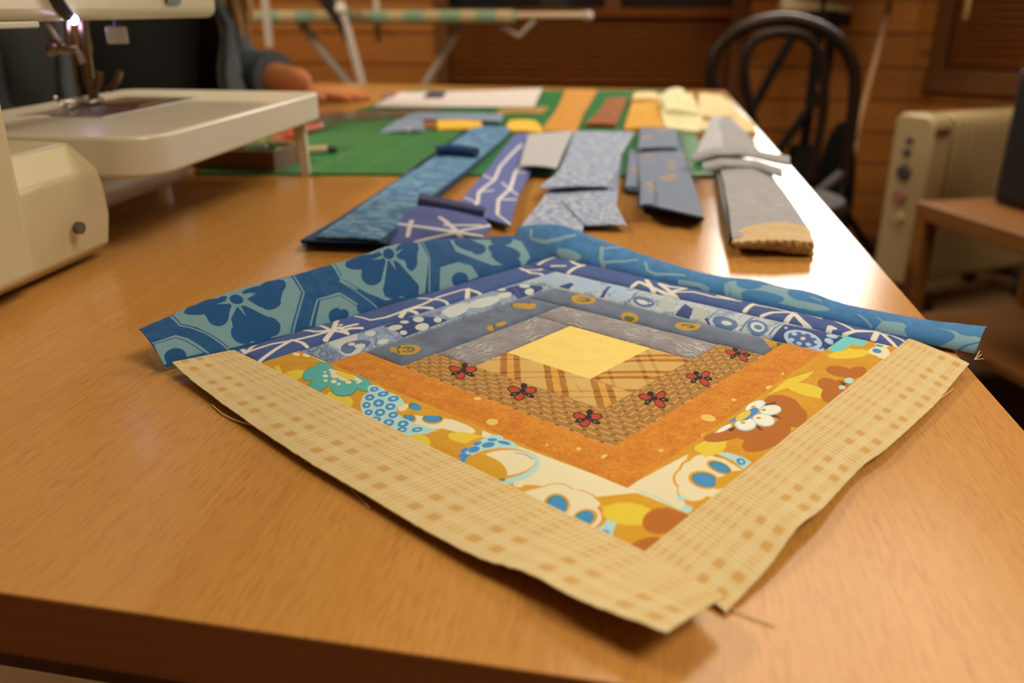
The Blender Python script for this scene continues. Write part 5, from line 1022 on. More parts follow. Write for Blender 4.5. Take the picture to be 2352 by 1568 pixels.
strip('fabric_strip', 'cream strip heaped at the far right corner of the table', 'fabric', GS, (1670, 260, 0),
      [('fabric_layer', [(1606, 300, .9), (1618, 256, 1.0), (1606, 222, .9)], [(1738, 306, .9), (1712, 272, 1.2), (1664, 220, 1.1)], .9, MS_CR, dict(wave=.22)),
       ('fabric_layer', [(1600, 264, 1.6), (1604, 240, 1.8), (1606, 218, 1.6)], [(1690, 266, 1.6), (1672, 240, 2.0), (1654, 218, 1.6)], .7, MS_CR, dict(n=20, wave=.3)),
       ('fabric_layer', [(1680, 296, 1.1), (1684, 282, 1.3), (1676, 268, 1.3)], [(1738, 300, 1.1), (1730, 284, 1.4), (1716, 270, 1.3)], .5, MS_CR, dict(n=16, wave=.2))])
strip('fabric_strip', 'crumpled yellow and white strip between the amber and the cream strips', 'fabric', GS, (1560, 260, 0),
      [('fabric_layer', [(1532, 298, .8), (1518, 256, 1.6), (1514, 216, 1.6)], [(1624, 300, .8), (1606, 256, 1.7), (1590, 214, 1.6)], .8, MS_YW, dict(wave=.35)),
       ('fabric_layer', [(1528, 250, 2.2), (1524, 224, 2.9), (1532, 204, 2.8)], [(1606, 256, 2.2), (1592, 230, 2.6), (1570, 206, 2.9)], .8, MS_YW, dict(n=20, wave=.4))])
strip('fabric_strip', 'plain amber strip left of the crumpled yellow and white one', 'fabric', GS, (1480, 260, 0),
      [('fabric_layer', [(1433, 294, 1.0), (1446, 254, 1.1), (1454, 222, 1.2)], [(1526, 292, 1.0), (1514, 250, 1.1), (1514, 222, 1.2)], .7, MS_AM, dict(wave=.1)),
       ('far_fold', [(1452, 226, 1.7), (1458, 212, 1.7)], [(1514, 226, 1.7), (1508, 212, 1.7)], .5, MS_CR, dict(n=10, wave=.05))])
strip('fabric_strip', 'brown printed strip left of the amber one', 'fabric', GS, (1390, 260, 0),
      [('fabric_layer', [(1344, 284, .9), (1374, 256, .9), (1394, 226, .9)], [(1414, 286, .9), (1428, 252, .9), (1444, 224, .9)], .5, MS_BR, dict(wave=.08))])
strip('fabric_strip', 'long plain orange strip near the white paper sheet', 'fabric', GS, (1320, 250, 0),
      [('fabric_layer', [(1242, 300, .7), (1272, 262, .7), (1300, 206, .8)], [(1324, 302, .7), (1342, 256, .7), (1373, 206, .8)], .35, MS_OR, dict(wave=.08))])
strip('fabric_piece', 'small yellow fabric end beside the far end of the blue batik strip', 'fabric', None, (1200, 288, 0),
      [('cloth', [(1166, 298, .9), (1164, 284, .9), (1172, 276, .9)], [(1246, 302, .8), (1240, 286, .9), (1230, 278, .9)], .4, MS_YE, dict(n=14, wave=.12))])
strip('fabric_piece', 'narrow ochre fabric sliver lying along the white paper', 'fabric', None, (1200, 254, 0),
      [('cloth', [(1138, 262, .45), (1150, 248, .45)], [(1246, 260, .45), (1262, 246, .45)], .1, strip_mat('ochre_strip', 'mottle', (168, 122, 46), (156, 116, 50)), dict(n=10, wave=.04))])
MS_GB = strip_mat('grey_blue_print', 'mottle', (132, 136, 152), (116, 134, 136))
t = strip('patchwork_piece', 'small unfinished patchwork piece of grey, blue and yellow scraps on the green mat', 'patchwork', None, (1010, 285, 0),
      [('grey_scrap', [(872, 302, .5), (900, 284, .9), (940, 262, .8)], [(978, 300, .6), (972, 282, 1.0), (970, 258, .8)], .12, MS_GB, dict(n=16, wave=.1)),
       ('blue_scrap', [(962, 274, 1.0), (964, 266, 1.1), (972, 257, 1.0)], [(1150, 280, 1.0), (1154, 270, 1.1), (1158, 262, 1.0)], .12, MS_GB, dict(n=16, wave=.08)),
       ('yellow_scrap', [(1006, 297, .5), (1004, 286, 1.0), (1004, 276, 1.0)], [(1108, 298, .5), (1106, 288, 1.0), (1106, 278, 1.0)], .12, MS_YE, dict(n=12, wave=.05)),
       ('scrap_shadow', [(960, 292, .5), (962, 280, .8)], [(1010, 296, .5), (1010, 280, .8)], .12, MS_BR, dict(n=10, wave=.04))])  # last sheet is no cloth: brown shadow between grey and yellow scraps, painted as a layer
c = at(938, 300, .75)
pn = thing('pin', 'glass headed pin at the tip of the unfinished patchwork piece', 'pin', c)
MB().ball(c, .42, 14, 10).build('pin_head', simple('pearl_head', (.55, .50, .62), .1), pn)
MB().tube([c, at(985, 288, .9)], .05, 6).build('pin_shaft', M_STEEL, pn)
M_PAPER = simple('white_paper', ph(212, 190, 170), .7, .03)
a = [at(*q) for q in ((856, 244, .75), (1226, 245, .75), (1246, 206, .75), (918, 212, .75))]
pp = thing('paper_pattern', 'white paper sheet with a purple mark at the far side of the mat', 'paper', (a[0][0], a[0][1], .33))
G = np.array([[a[0]*(1-j)+a[1]*j if i == 0 else (a[0]*(1-j)+a[1]*j)*(1-i)+(a[3]*(1-j)+a[2]*j)*i for j in np.linspace(0, 1, 24)] for i in np.linspace(0, 1, 12)])
G[..., 2] += .35*np.linspace(0, 1, 24)[None, :]**3*np.linspace(0, 1, 12)[:, None]
MB().slab(G, .22).build('sheet', M_PAPER, pp)
b = [at(*q) for q in ((972, 223, .95), (1016, 223, .95), (1024, 211, .95), (984, 211, .95))]
MB().prism([(p[0], p[1]) for p in b], .72, .98).build('purple_label', simple('purple_ink', (.07, .035, .10), .6), pp, smooth=False)
b = [at(*q) for q in ((876, 222, .95), (900, 222, .95), (912, 214, .95), (890, 214, .95))]
MB().prism([(p[0], p[1]) for p in b], .72, .92).build('purple_label', simple('mauve_ink', (.25, .15, .22), .6), pp, smooth=False)
# ruler behind the extension table
a = [at(*q) for q in ((700, 282, .5), (990, 262, .5), (1010, 250, .5), (715, 262, .5))]
g = NT('smoky_acrylic'); g.b.inputs['Alpha'].default_value = .75; M_ACR = g.end((.20, .18, .15), .15)
rl = MB().prism([(p[0], p[1]) for p in a], .34, .62).build('ruler', M_ACR, bevel=.05, smooth=False); tag(rl, 'smoky clear quilting ruler lying on the mat in front of the hand', 'ruler')

# tray of notions under the extension table
M_TRAY = simple('brown_tray', (.17, .075, .030), .5, .12, 20)
tc = at(560, 392, .34); d0 = at(486, 388, .34); d1 = at(698, 396, .34); dv = (d1-d0)[:2]; wl = np.linalg.norm(dv); dv /= wl; wl -= 3.3; dn = np.array((-dv[1], dv[0]))
def tr(q): p = d0[:2]+dv*q[0]+dn*q[1]; return (p[0], p[1], q[2]+.34)
ty = thing('notions_tray', 'low brown tray of sewing notions under the extension table', 'tray', tr((wl/2, 4, 0)))
MB().prism([(-3, 0), (wl, 0), (wl, 6), (-3, 6)], 0, .3, tr).build('tray_floor', M_TRAY, ty, smooth=False)
for r in ([(-3, 0), (wl, 0), (wl, .4), (-3, .4)], [(-3, 8.6), (wl, 8.6), (wl, 6), (-3, 6)], [(-3, .4), (-2.6, .4), (-2.6, 5.6), (-3, 5.6)], [(wl-.4, .4), (wl, .4), (wl, 5.6), (wl-.4, 5.6)]):
    MB().prism(r, .3, 2.1, tr).build('tray_wall', M_TRAY, ty, bevel=.08, smooth=False)
def spool(label, s, t, col, r=1.15, h=3.4):
    c = tr((s, t, .3+r)); o = thing('thread_spool', label, 'thread', tr((s, t, .3)), 'spools of green thread in the tray')
    A, B = np.array(tr((s-h/2, t, .32+r))), np.array(tr((s+h/2, t, .32+r)))
    k = lambda f: tuple(A+(B-A)*f)
    MB().tube([k(.1), k(.3), k(.7), k(.9)], [r*.85, r*.95, r*.95, r*.85], 18).build('thread', simple('thread_'+label.split()[0], col, .7, .15, 200), o)
    MB().tube([k(0), k(.1)], r, 18).build('flange', simple('flange_'+label.split()[0], tuple(q*.7 for q in col), .4), o)
    MB().tube([k(.9), k(1)], r, 18).build('flange', simple('flangeb_'+label.split()[0], tuple(q*.7 for q in col), .4), o)
spool('dark green thread spool at the left end of the brown tray', .9, 2.2, (.012, .075, .022))
spool('forest green thread spool beside the extension table leg in the brown tray', 4.4, 2.2, (.035, .10, .012), 1.2, 3.4)
spool('bright green thread spool at the right end of the brown tray', 6.3, 3.4, (.05, .28, .10), .9, 1.7)
spool('lime green thread spool behind the dark green one in the tray', 2.6, 4.2, (.40, .42, .03), 1.4, 4.6)
# scissors with orange-red handles
M_RED = simple('orange_red_plastic', (.50, .075, .025), .35)
sc_ = thing('scissors', 'scissors with orange-red handles and steel blades on the mat', 'scissors', at(690, 304, .34))
def ring(c, rx, ry, an, r, n=22):
    return [(c[0]+rx*math.cos(2*math.pi*i/n)*math.cos(an)-ry*math.sin(2*math.pi*i/n)*math.sin(an), c[1]+rx*math.cos(2*math.pi*i/n)*math.sin(an)+ry*math.sin(2*math.pi*i/n)*math.cos(an), c[2]) for i in range(n+1)]
h1, h2 = at(628, 314, .9), at(640, 296, .9); pv = at(738, 290, .9); tip = at(800, 281, .7)
for h, dd in ((h1, .25), (h2, .3)):
    MB().tube(ring(h, 3.0, 1.7, .5, .5), .5, 8, cap=False).tube([h+(pv-h)*.28, h+(pv-h)*.7, pv], [.55, .5, .45], 8).build('handle', M_RED, sc_)
for k in (-.4, .4):
    MB().tube([pv+np.array((k*.4, 0, 0)), (pv+tip)/2+np.array((k*.2, k, 0)), tip], [.5, .42, .06], 8, flat=.3).build('blade', M_STEEL, sc_)
MB().ball(pv+np.array((0, 0, .25)), .3, 10, 6).build('pivot', M_STEEL, sc_)
# seam ripper with cream handle
a, b, c, d = at(690, 347, .75), at(752, 343, .8), at(770, 342, .7), at(812, 339, .5)
sr = thing('seam_ripper', 'cream handled seam ripper with dark collar on the green mat', 'seam ripper', (b[0], b[1], .34))
MB().tube([a, (a+b)/2, b], [.45, .5, .48], 12).build('handle', M_IVORY, sr)
MB().tube([b, (b+c)/2, c], [.5, .52, .4], 12).build('collar', simple('dark_green_collar', (.02, .035, .015), .5), sr)
MB().tube([c, (c+d)/2, d], [.12, .1, .03], 8).build('prong', M_STEEL, sr)

# ------------------------------------------------------------------ the seamstress (sits at the far left of the table, left hand on the mat)
def skin_obj(name, pts, edges, radii, mat, parent, root=0, sub=2):
    """continuous body grown over a skeleton: pts in cm"""
    base = origin(parent); me = bpy.data.meshes.new(name); o = bpy.data.objects.new(name, me); COL.objects.link(o); o.parent = parent
    me.from_pydata([Vector(wld(p))-base for p in pts], edges, [])
    md = o.modifiers.new('skin', 'SKIN'); md.use_smooth_shade = True; md.branch_smoothing = .4
    L = me.skin_vertices[0].data
    for i, r in enumerate(radii):
        r = r if hasattr(r, '__len__') else (r, r)
        L[i].radius = (r[0]*CM, r[1]*CM); L[i].use_root = (i == root)
    s = o.modifiers.new('sub', 'SUBSURF'); s.levels = sub; s.render_levels = sub
    me.materials.append(mat); return o
M_SKIN = NT('skin'); M_SKIN.b.inputs['Subsurface Weight'].default_value = .12; M_SKIN.b.inputs['Subsurface Radius'].default_value = (.01, .004, .002)
M_SKIN = M_SKIN.end(M_SKIN.mix(M_SKIN.noise(M_SKIN.coord(), 30, 3), (.50, .19, .075), (.58, .24, .10)), .5, .35)
def denim(name, a, b):
    g = NT(name); p = g.coord(); c = g.mix(g.noise(p, 9, 4), a, b)
    c = g.mix(g.m_('MULTIPLY', g.noise(g.mapping(p, scale=(900, 900, 200)), 1, 2), .5), c, tuple(min(1, k*1.7) for k in b)); g.bump(g.noise(p, 500, 2), .3, .0005)
    return g.end(c, .85, .2)
M_DENIM = denim('dark_denim', (.036, .052, .070), (.075, .100, .125)); M_SHIRT = denim('black_navy_knit', (.006, .008, .010), (.012, .015, .018))
M_TROUS = denim('dark_trousers', (.012, .014, .02), (.02, .024, .03))
FD = np.array((.75, -.66, 0)); FL = np.array((.66, .75, 0)); UP = np.array((0, 0, 1.))
PB = np.array((-69., 155., 0))
def B(f, l, z): return PB+FD*f+FL*l+UP*z
person = thing('person', 'long haired person in dark denim jacket seated behind the sewing machine, hand on the table', 'person', (PB[0], PB[1], -34))
wr_ = np.array((-43.2, 170.5, 3.7)); el_ = np.array((-56.5, 180.0, 5.0))
pts = [B(0, 0, -24), B(1, 0, -8), B(2, 0, 8), B(3, 0, 20), B(5, 0, 30), B(6, 0, 36),          # 0-5 pelvis..neck
       B(2.5, 17.5, 25), el_, (el_+wr_)/2, wr_, wr_+np.array((5.6, -.7, -1.5)),                # 6-10 left arm to the palm
       B(2.5, -17.5, 25), B(2, -22, 0), B(14, -18, -12), B(24, -13, -14), B(28, -11, -15),     # 11-15 right arm, hand in the lap
       B(2, 9, -25), B(44, 9, -24), B(42, 9, -68), B(2, -9, -25), B(44, -9, -24), B(42, -9, -68), B(54, 9, -71.5), B(54, -9, -71.5)]
edges = [(0, 1), (1, 2), (2, 3), (3, 4), (4, 5), (3, 6), (6, 7), (7, 8), (8, 9), (9, 10), (3, 11), (11, 12), (12, 13), (13, 14), (14, 15),
         (0, 16), (16, 17), (17, 18), (18, 22), (0, 19), (19, 20), (20, 21), (21, 23)]
rad = [(13, 11), (12, 10), (14, 10.5), (14, 9.5), 5, 5, 5.2, 4, 3.6, (3.0, 2.8), (3.9, 2.0), 5.2, 4, 3.4, (2.7, 2.2), (3.4, 1.6), 8, 6, 4, 8, 6, 4, (3.5, 2.4), (3.5, 2.4)]
body = skin_obj('body', pts, edges, rad, M_SKIN, person)
# left hand: palm and five fingers resting on the mat
palm = wr_+np.array((5.6, -.7, -1.5)); dirf = np.array((.985, -.17, 0)); side = np.array((.17, .985, 0))
def finger(root, d, ln, r, drop, name='finger'):
    P = [root-d*3.0+UP*.5, root, root+d*ln*.42+UP*drop[0], root+d*ln*.74+UP*drop[1], root+d*ln+UP*drop[2]]
    skin_obj(name, P, [(0, 1), (1, 2), (2, 3), (3, 4)], [r*1.2, r*1.15, r*1.0, r*.92, r*.75], M_SKIN, person, 1)
kn = palm+dirf*2.6+UP*(-.9)
for off, ln, r, sp in ((2.7, 7.0, .85, .14), (.95, 8.2, .92, .04), (-.85, 7.8, .9, -.06), (-2.5, 6.2, .8, -.16)):
    d = dirf+side*sp; d /= np.linalg.norm(d); finger(kn+side*off*.92, d, ln, r, (.15, -.25, -.75))
th = -side*.75+dirf*.66; finger(palm-side*2.2+dirf*.6+UP*(-.7), th/np.linalg.norm(th), 5.6, .95, (-.1, -.35, -.6), 'thumb')
rp = B(28, -11, -15)
for off, ln in ((2.6, 6.2), (.9, 7.2), (-.8, 6.8), (-2.5, 5.4)): finger(rp+FD*2.6+FL*off, FD, ln, .82, (.2, -.2, -.9))
finger(rp+FL*2.4+FD*.4, (FL*.7+FD*.7), 5.2, .95, (0, -.3, -.7), 'thumb')
# knit top and trousers follow the body, a touch larger
tp = [B(0, 0, -22), B(1.2, 0, -8), B(2.4, 0, 8), B(3, 0, 20), B(4.4, 0, 27.5), B(2.5, 16, 24.6), B(2.5, -16, 24.6)]
skin_obj('knit_top', tp, [(0, 1), (1, 2), (2, 3), (3, 4), (3, 5), (3, 6)], [(14.5, 12.2), (13.4, 11.4), (16, 12.8), (15.4, 11.2), 6.6, 6, 6], M_SHIRT, person)
lp = [B(0, 0, -25), B(2, 9, -25.5), B(44, 9, -24), B(42, 9, -64), B(2, -9, -25.5), B(44, -9, -24), B(42, -9, -64)]
skin_obj('trousers', lp, [(0, 1), (1, 2), (2, 3), (0, 4), (4, 5), (5, 6)], [(14, 12), 9.4, 7.4, 5.4, 9.4, 7.4, 5.4], M_TROUS, person)
for l in (9, -9):
    sp_ = [B(40, l, -70.6), B(46, l, -70.3), B(56, l, -71.4)]
    skin_obj('shoe', sp_, [(0, 1), (1, 2)], [(4.4, 3.6), (4.4, 3.6), (4.0, 2.6)], M_BLACK, person)
# open denim jacket: shell with a gap in front, turned-back lapels, two sleeves
n, m = 40, 24
def jacket_pt(a, z, k=1.0):
    w = 21.5 if z < 14 else 21.5-(z-14)*.18
    d = 16.0 if z < 14 else 16.0-(z-14)*.30
    if z > 20: w *= 1-(z-20)/11*.66; d *= 1-(z-20)/11*.5
    fold = 1+.035*math.sin(a*7+z*.25)+.02*math.sin(a*13-z*.5)
    return B(2+math.cos(a)*d*fold*k, math.sin(a)*w*fold*k, z)
G = np.zeros((n, m, 3))
for i in range(n):
    a = math.radians(36+(324-36)*i/(n-1))
    for j in range(m): G[i, j] = jacket_pt(a, -20+51*j/(m-1))
v = list(G.reshape(-1, 3)); inn = np.zeros_like(G)
for i in range(n):
    a = math.radians(36+(324-36)*i/(n-1))
    for j in range(m): inn[i, j] = jacket_pt(a, -20+51*j/(m-1), .965)
N_ = n*m; q = lambda i, j: i*m+j; f = []
for i in range(n-1):
    for j in range(m-1): f += [(q(i, j), q(i+1, j), q(i+1, j+1), q(i, j+1)), (N_+q(i, j+1), N_+q(i+1, j+1), N_+q(i+1, j), N_+q(i, j))]
for i in range(n-1): f += [(q(i+1, 0), q(i, 0), N_+q(i, 0), N_+q(i+1, 0)), (q(i, m-1), q(i+1, m-1), N_+q(i+1, m-1), N_+q(i, m-1))]
for j in range(m-1): f += [(q(0, j), q(0, j+1), N_+q(0, j+1), N_+q(0, j)), (q(n-1, j+1), q(n-1, j), N_+q(n-1, j), N_+q(n-1, j+1))]
jk = MB().add(v+list(inn.reshape(-1, 3)), f).build('denim_jacket', M_DENIM, person, angle=70)
for sgn in (1, -1):
    P = [jacket_pt(math.radians(38*sgn if sgn > 0 else 322), z, 1.03) for z in range(-18, 31, 4)]
    MB().tube(P, 1.5, 10, flat=.45).build('front_placket', M_DENIM, jk)
for sh, el, w2, cuff in ((B(2.5, 17, 25), el_, wr_+(el_-wr_)*.16, wr_+(el_-wr_)*.30), (B(2.5, -17, 25), B(2, -22, 0), B(22.5, -14, -13.8), B(19, -15.6, -13))):
    mid = (sh+el)/2
    skin_obj('sleeve', [sh-(el-sh)*.05, mid, el, (el+w2)/2, w2], [(0, 1), (1, 2), (2, 3), (3, 4)], [8.2, 7.0, 6.2, 5.4, 4.7], M_DENIM, person)
    MB().tube([cuff, cuff+(w2-cuff)*.5, w2], [5.0, 5.1, 5.0], 18).build('cuff', M_DENIM, person)
# head (above the picture's edge), with face and long hair falling forward
hc = B(11, 0, 46); M_HAIR = denim('fair_hair', (.20, .135, .062), (.34, .24, .12))
def Hd(f, l, z): return hc+FD*f+FL*l+UP*z
m_ = MB(); V = []; nr, ns = 14, 20
for i in range(nr+1):
    th_ = math.pi*i/nr
    for j in range(ns):
        a = 2*math.pi*j/ns; x, y, z = math.sin(th_)*math.cos(a), math.sin(th_)*math.sin(a), -math.cos(th_)
        jaw = 1-.28*max(0, -z)**1.5; V.append(Hd(x*9.6*jaw+(1.2 if z < 0 else 0)*max(0, x), y*7.6*jaw, z*11.4))
m_.add(V, [(i*ns+j, i*ns+(j+1) % ns, (i+1)*ns+(j+1) % ns, (i+1)*ns+j) for i in range(nr) for j in range(ns)])
head = m_.build('head', M_SKIN, person, angle=80)
MB().tube([Hd(9.0, 0, 2.2), Hd(10.6, 0, -.6), Hd(11.0, 0, -2.2), Hd(9.6, 0, -3)], [.7, 1.0, 1.35, .7], 10).build('nose', M_SKIN, head)
M_EYEW = simple('eye_white', (.75, .72, .68), .2); M_IRIS = simple('iris', (.05, .06, .07), .15); M_LIP = simple('lips', (.42, .13, .10), .4)
for l in (3.2, -3.2):
    MB().ball(Hd(7.5, l, .8), 1.15, 12, 8).build('eye', M_EYEW, head)
    MB().ball(Hd(8.35, l, .8), .46, 10, 6).build('iris', M_IRIS, head)
    MB().tube([Hd(8.9, l-1.6*np.sign(l), 2.6), Hd(9.2, l, 3.0), Hd(8.4, l+1.7*np.sign(l), 2.6)], .28, 6).build('eyebrow', M_HAIR, head)
    MB().ball(Hd(-.4, l*2.35, -.4), 1.0, 10, 8, (1.1, .45, 1.9)).build('ear', M_SKIN, head)
MB().tube([Hd(8.6, -2.2, -5.6), Hd(9.5, 0, -5.4), Hd(8.6, 2.2, -5.6)], [.25, .6, .25], 8).build('mouth', M_LIP, head)
hm = MB(); V = []
for i in range(9):
    th_ = math.pi*(.48+.52*i/8)
    for j in range(24):
        a = 2*math.pi*j/24; x, y, z = math.sin(th_)*math.cos(a), math.sin(th_)*math.sin(a), -math.cos(th_)
        V.append(Hd(x*10.3-1.2+(-1.2 if x > 0 and z < .35 else 0), y*8.5, z*12.4+.3))
hm.add(V, [(i*24+j, i*24+(j+1) % 24, (i+1)*24+(j+1) % 24, (i+1)*24+j) for i in range(8) for j in range(24)])
hair = hm.build('hair', M_HAIR, person, angle=80)
lk = MB(); r = random.Random(5)
ends = [at(u, v, 0) for u, v in ((500, 60), (520, 120), (540, 140), (556, 130), (570, 100), (585, 70), (530, 90), (560, 60))]
for k in range(46):
    sgn = 1 if k < 30 else -1
    a = Hd(r.uniform(-6, 5), sgn*r.uniform(6.5, 8.6), r.uniform(-2, 6))
    if sgn > 0:
        e_ = atY(r.uniform(498, 582), 0, 158+r.uniform(-3, 4)); e_[2] = r.uniform(9.5, 17)+abs(e_[0]+51)*.3
    else: e_ = B(r.uniform(9, 15), -r.uniform(8, 13), r.uniform(8, 16))
    b = a*.45+e_*.55+FL*sgn*r.uniform(2, 4.5)+np.array((0, 0, 3.)); lk.tube([a, (a*2+b)/3+FL*sgn*1.5, b, e_*.8+b*.2, e_], [.75, 1.0, .95, .6, .12], 6)
lk.build('long_locks', M_HAIR, hair)
# stool under her
st = thing('stool', 'wooden stool that the person in the denim jacket sits on', 'stool', (*B(0, 0, 0)[:2], FZ))
c = B(0, 0, 0); MB().lathe([(.01, -38.5), (17, -38.5), (18, -37.5), (18, -36.2), (17, -35.2), (.01, -35)], (c[0], c[1], 0), 28).build('seat', M_PINE_D, st)
for k in range(4):
    a = math.pi/4+k*math.pi/2; d = np.array((math.cos(a), math.sin(a), 0))
    MB().tube([c+d*11+UP*-38.3, c+d*17+UP*FZ], [1.9, 1.5], 10).build('leg', M_PINE_D, st)

# ------------------------------------------------------------------ far end of the room
# ironing board
M_TUBE = simple('grey_enamel_tube', (.40, .36, .32), .35, .05, 30)
M_WTUBE = simple('white_enamel_tube', (.55, .52, .48), .35, .04, 30)
g = NT('checked_board_cover'); p = g.world(); x, y, z = g.xyz(p)
ck = g.m_('GREATER_THAN', g.m_('FRACT', g.m_('DIVIDE', x, .11)), .56)
M_COVER = g.end(g.mix(ck, (.20, .33, .23), (.44, .36, .20)), .8)
YI = 296.
ib = thing('ironing_board', 'ironing board with a green and cream checked cover in front of the back wall', 'ironing board', (atY(880, 60, YI)[0], YI, FZ))
x0, x1 = atY(582, 33, YI)[0], atY(1184, 40, YI)[0]; zb = atY(880, 24, YI)[2]; zt0 = zb-3.6
prof = []
for i in range(15):
    a = math.pi/2+math.pi*i/14; prof.append((x0+8+8*math.cos(a), YI+17*math.sin(a)))
prof += [(x1-30, YI-17), (x1-8, YI-15), (x1, YI-11), (x1, YI+11), (x1-8, YI+15), (x1-30, YI+17)]
MB().prism(prof, zt0, zb).build('board', M_COVER, ib, bevel=1.2, seg=3)
xr = atY(1345, 40, YI)[0]
for dy in (-9, 9): MB().tube([(x1-14, YI+dy, zb-2.4), (x1+2, YI+dy, zb-1.6), (xr, YI+dy, zb-1.6)], 1.15, 10).build('rest_rod', simple('cream_enamel', (.50, .40, .26), .35), ib)
MB().tube([(xr, YI-10, zb-1.6), (xr, YI+10, zb-1.6)], 1.4, 12).ball((xr, YI-10, zb-1.6), 1.6, 10, 8).build('rest_bar', M_WTUBE, ib)
MB().tube([(x1-6, YI-9, zb-4), (x1+1, YI-9, zb-7.5), (x1+6, YI-9, zb-3)], .8, 8).build('rest_bracket', M_TUBE, ib)
def px2(u, v, Y): return atY(u, v, Y)
for dy in (-11, 11):
    a, b = px2(690, 48, YI+dy), px2(812, 205, YI+dy); k = (FZ+1-a[2])/(b[2]-a[2]); c = a+(b-a)*k
    MB().tube([(a[0], YI+dy, zt0), c], 1.35, 10).build('leg', M_TUBE, ib)
    a, b = px2(1062, 48, YI+dy*.6), px2(968, 205, YI+dy*.6); k = (FZ+1-a[2])/(b[2]-a[2]); c = a+(b-a)*k
    MB().tube([(a[0], YI+dy*.6, zt0), c], 1.25, 10).build('leg', M_TUBE, ib)
# folded lamp stand leaning by the board
a, b = px2(782, 22, 272), px2(800, 75, 272); c = px2(836, 210, 272); k = (FZ+.8-b[2])/(c[2]-b[2]); e_ = b+(c-b)*k
a = np.array(a)
sd = thing('stand_pole', 'pale bent metal pole standing in front of the ironing board', 'pole', (e_[0], e_[1], FZ))
MB().tube([a+UP*3, a, b, c, e_], [1.2, 1.25, 1.2, 1.25, 1.2], 10).build('pole', M_WTUBE, sd)
MB().ball(a, 1.9, 12, 8).build('knuckle', simple('white_knob', (.7, .68, .65), .25), sd)
MB().tube([a+np.array((-1, 0, 8)), a+np.array((-5, 0, 4)), a+np.array((0, 0, -4)), a+np.array((1.5, 0, -9))], [3.4, 2.6, 1.4, .6], 10).build('dark_bag', simple('plum_cloth', (.022, .012, .018), .8), sd)
MB().lathe([(.01, 0), (11, 0), (11, .8), (3, 1.8), (1.4, 2.4), (.01, 2.4)], (e_[0], e_[1], FZ), 24).build('foot', M_WTUBE, sd)
# hanging blind cords with weights
def cord(u, v, Y, label, w=1.0):
    p = atY(u, v, Y); t = thing('hanging_rod', label, 'rod', tuple(p))
    M_R = M_WTUBE
    MB().tube([p, p+UP*3, p+UP*24], [1.0*w, 1.1*w, 1.0*w], 10).build('weight', M_R, t)
    MB().tube([p+UP*24, (p[0], p[1], CZ)], .18, 6).build('cord', M_CORD, t)
cord(619, 108, 262, 'pale rod hanging on a cord beside the fair hair')
cord(869, 97, 310, 'pale rod hanging on a cord over the middle of the ironing board', .9)
# blind wand and pull cord on the right wall
a, b = atY(2046, 2, 300), atY(1955, 352, 284)
ws = thing('wooden_pole', 'thin pale wooden pole with a light tip leaning by the pine wall behind the chair', 'pole', tuple(b))
d = (a-b)/np.linalg.norm(a-b)
MB().tube([b+d*3, b+d*60, a+d*45], [1.05, 1.1, 1.05], 10).build('rod', simple('pale_wand_wood', (.34, .19, .085), .5), ws)
MB().tube([b, b+d*1.5, b+d*4], [.9, 1.25, 1.2], 10).build('tip', simple('white_tip', (.55, .48, .38), .4), ws)
kk = (FZ-b[2])/d[2]; MB().tube([b, b+d*kk], [.35, .35], 8).build('spike', M_BLACK, ws)
p = atY(2217, 46, 285); t = thing('pull_cord', 'short wooden toggle on a cord in front of the right blind', 'cord', tuple(p))
MB().tube([p, p+UP*1, p+UP*6, p+UP*7], [.5, .9, .7, .3], 10).build('toggle', simple('toggle_wood', (.34, .20, .08), .5), t)
MB().tube([p+UP*6.8, (p[0], p[1], CZ)], .12, 6).build('cord', M_CORD, t)

# bentwood chair at the far right corner of the table
M_BENT = simple('dark_bentwood', (.016, .008, .006), .48, .15, 30, .3)
YC = 232.
cc = np.array((atY(1800, 200, YC)[0]-5, YC-19, 0)); ch = thing('bentwood_chair', 'dark bentwood chair with a hooped back behind the far table corner', 'chair', (cc[0], cc[1], FZ))
def curve(P, n=40):
    P = np.array(P, float); t = np.linspace(0, len(P)-1, n); i = np.minimum(t.astype(int), len(P)-2); f = (t-i)[:, None]
    m0 = np.vstack([P[0], P, P[-1]]); a, b, c, d = m0[i], m0[i+1], m0[i+2], m0[np.minimum(i+3, len(m0)-1)]
    return .5*(2*b+(c-a)*f+(2*a-5*b+4*c-d)*f**2+(3*b-a-3*c+d)*f**3)
zs = -29.
ol = [(1664, 400), (1652, 300), (1640, 215), (1633, 165), (1646, 118), (1682, 78), (1735, 54), (1800, 44), (1862, 56), (1914, 84), (1950, 128), (1964, 180), (1960, 250), (1950, 330), (1936, 420)]
MB().tube(curve([atY(u, v, YC) for u, v in ol]), 1.65, 12).build('back_hoop', M_BENT, ch)
il = [(1752, 410), (1738, 320), (1722, 240), (1710, 175), (1716, 118), (1744, 86), (1798, 74), (1848, 84), (1880, 118), (1892, 180), (1890, 260), (1876, 340), (1860, 412)]
MB().tube(curve([atY(u, v, YC-1.5) for u, v in il]), 1.3, 10).build('inner_hoop', M_BENT, ch)
MB().lathe([(.01, -1.2), (14, -1.0), (16.5, -1.6), (17.5, 0), (16.5, 1.6), (14.5, 1.2), (.01, .6)], (cc[0], cc[1], zs), 32).build('seat', M_BENT, ch)
for sx in (-1, 1):
    top = atY(1664 if sx < 0 else 1936, 400, YC)
    MB().tube([top, (cc[0]+sx*17, YC-3, zs), (cc[0]+sx*19.5, YC+4, FZ)], [1.65, 1.7, 1.3], 10).build('leg', M_BENT, ch)
    MB().tube([(cc[0]+sx*12, cc[1]-10, zs), (cc[0]+sx*14, cc[1]-14, FZ)], [1.9, 1.3], 10).build('leg', M_BENT, ch)
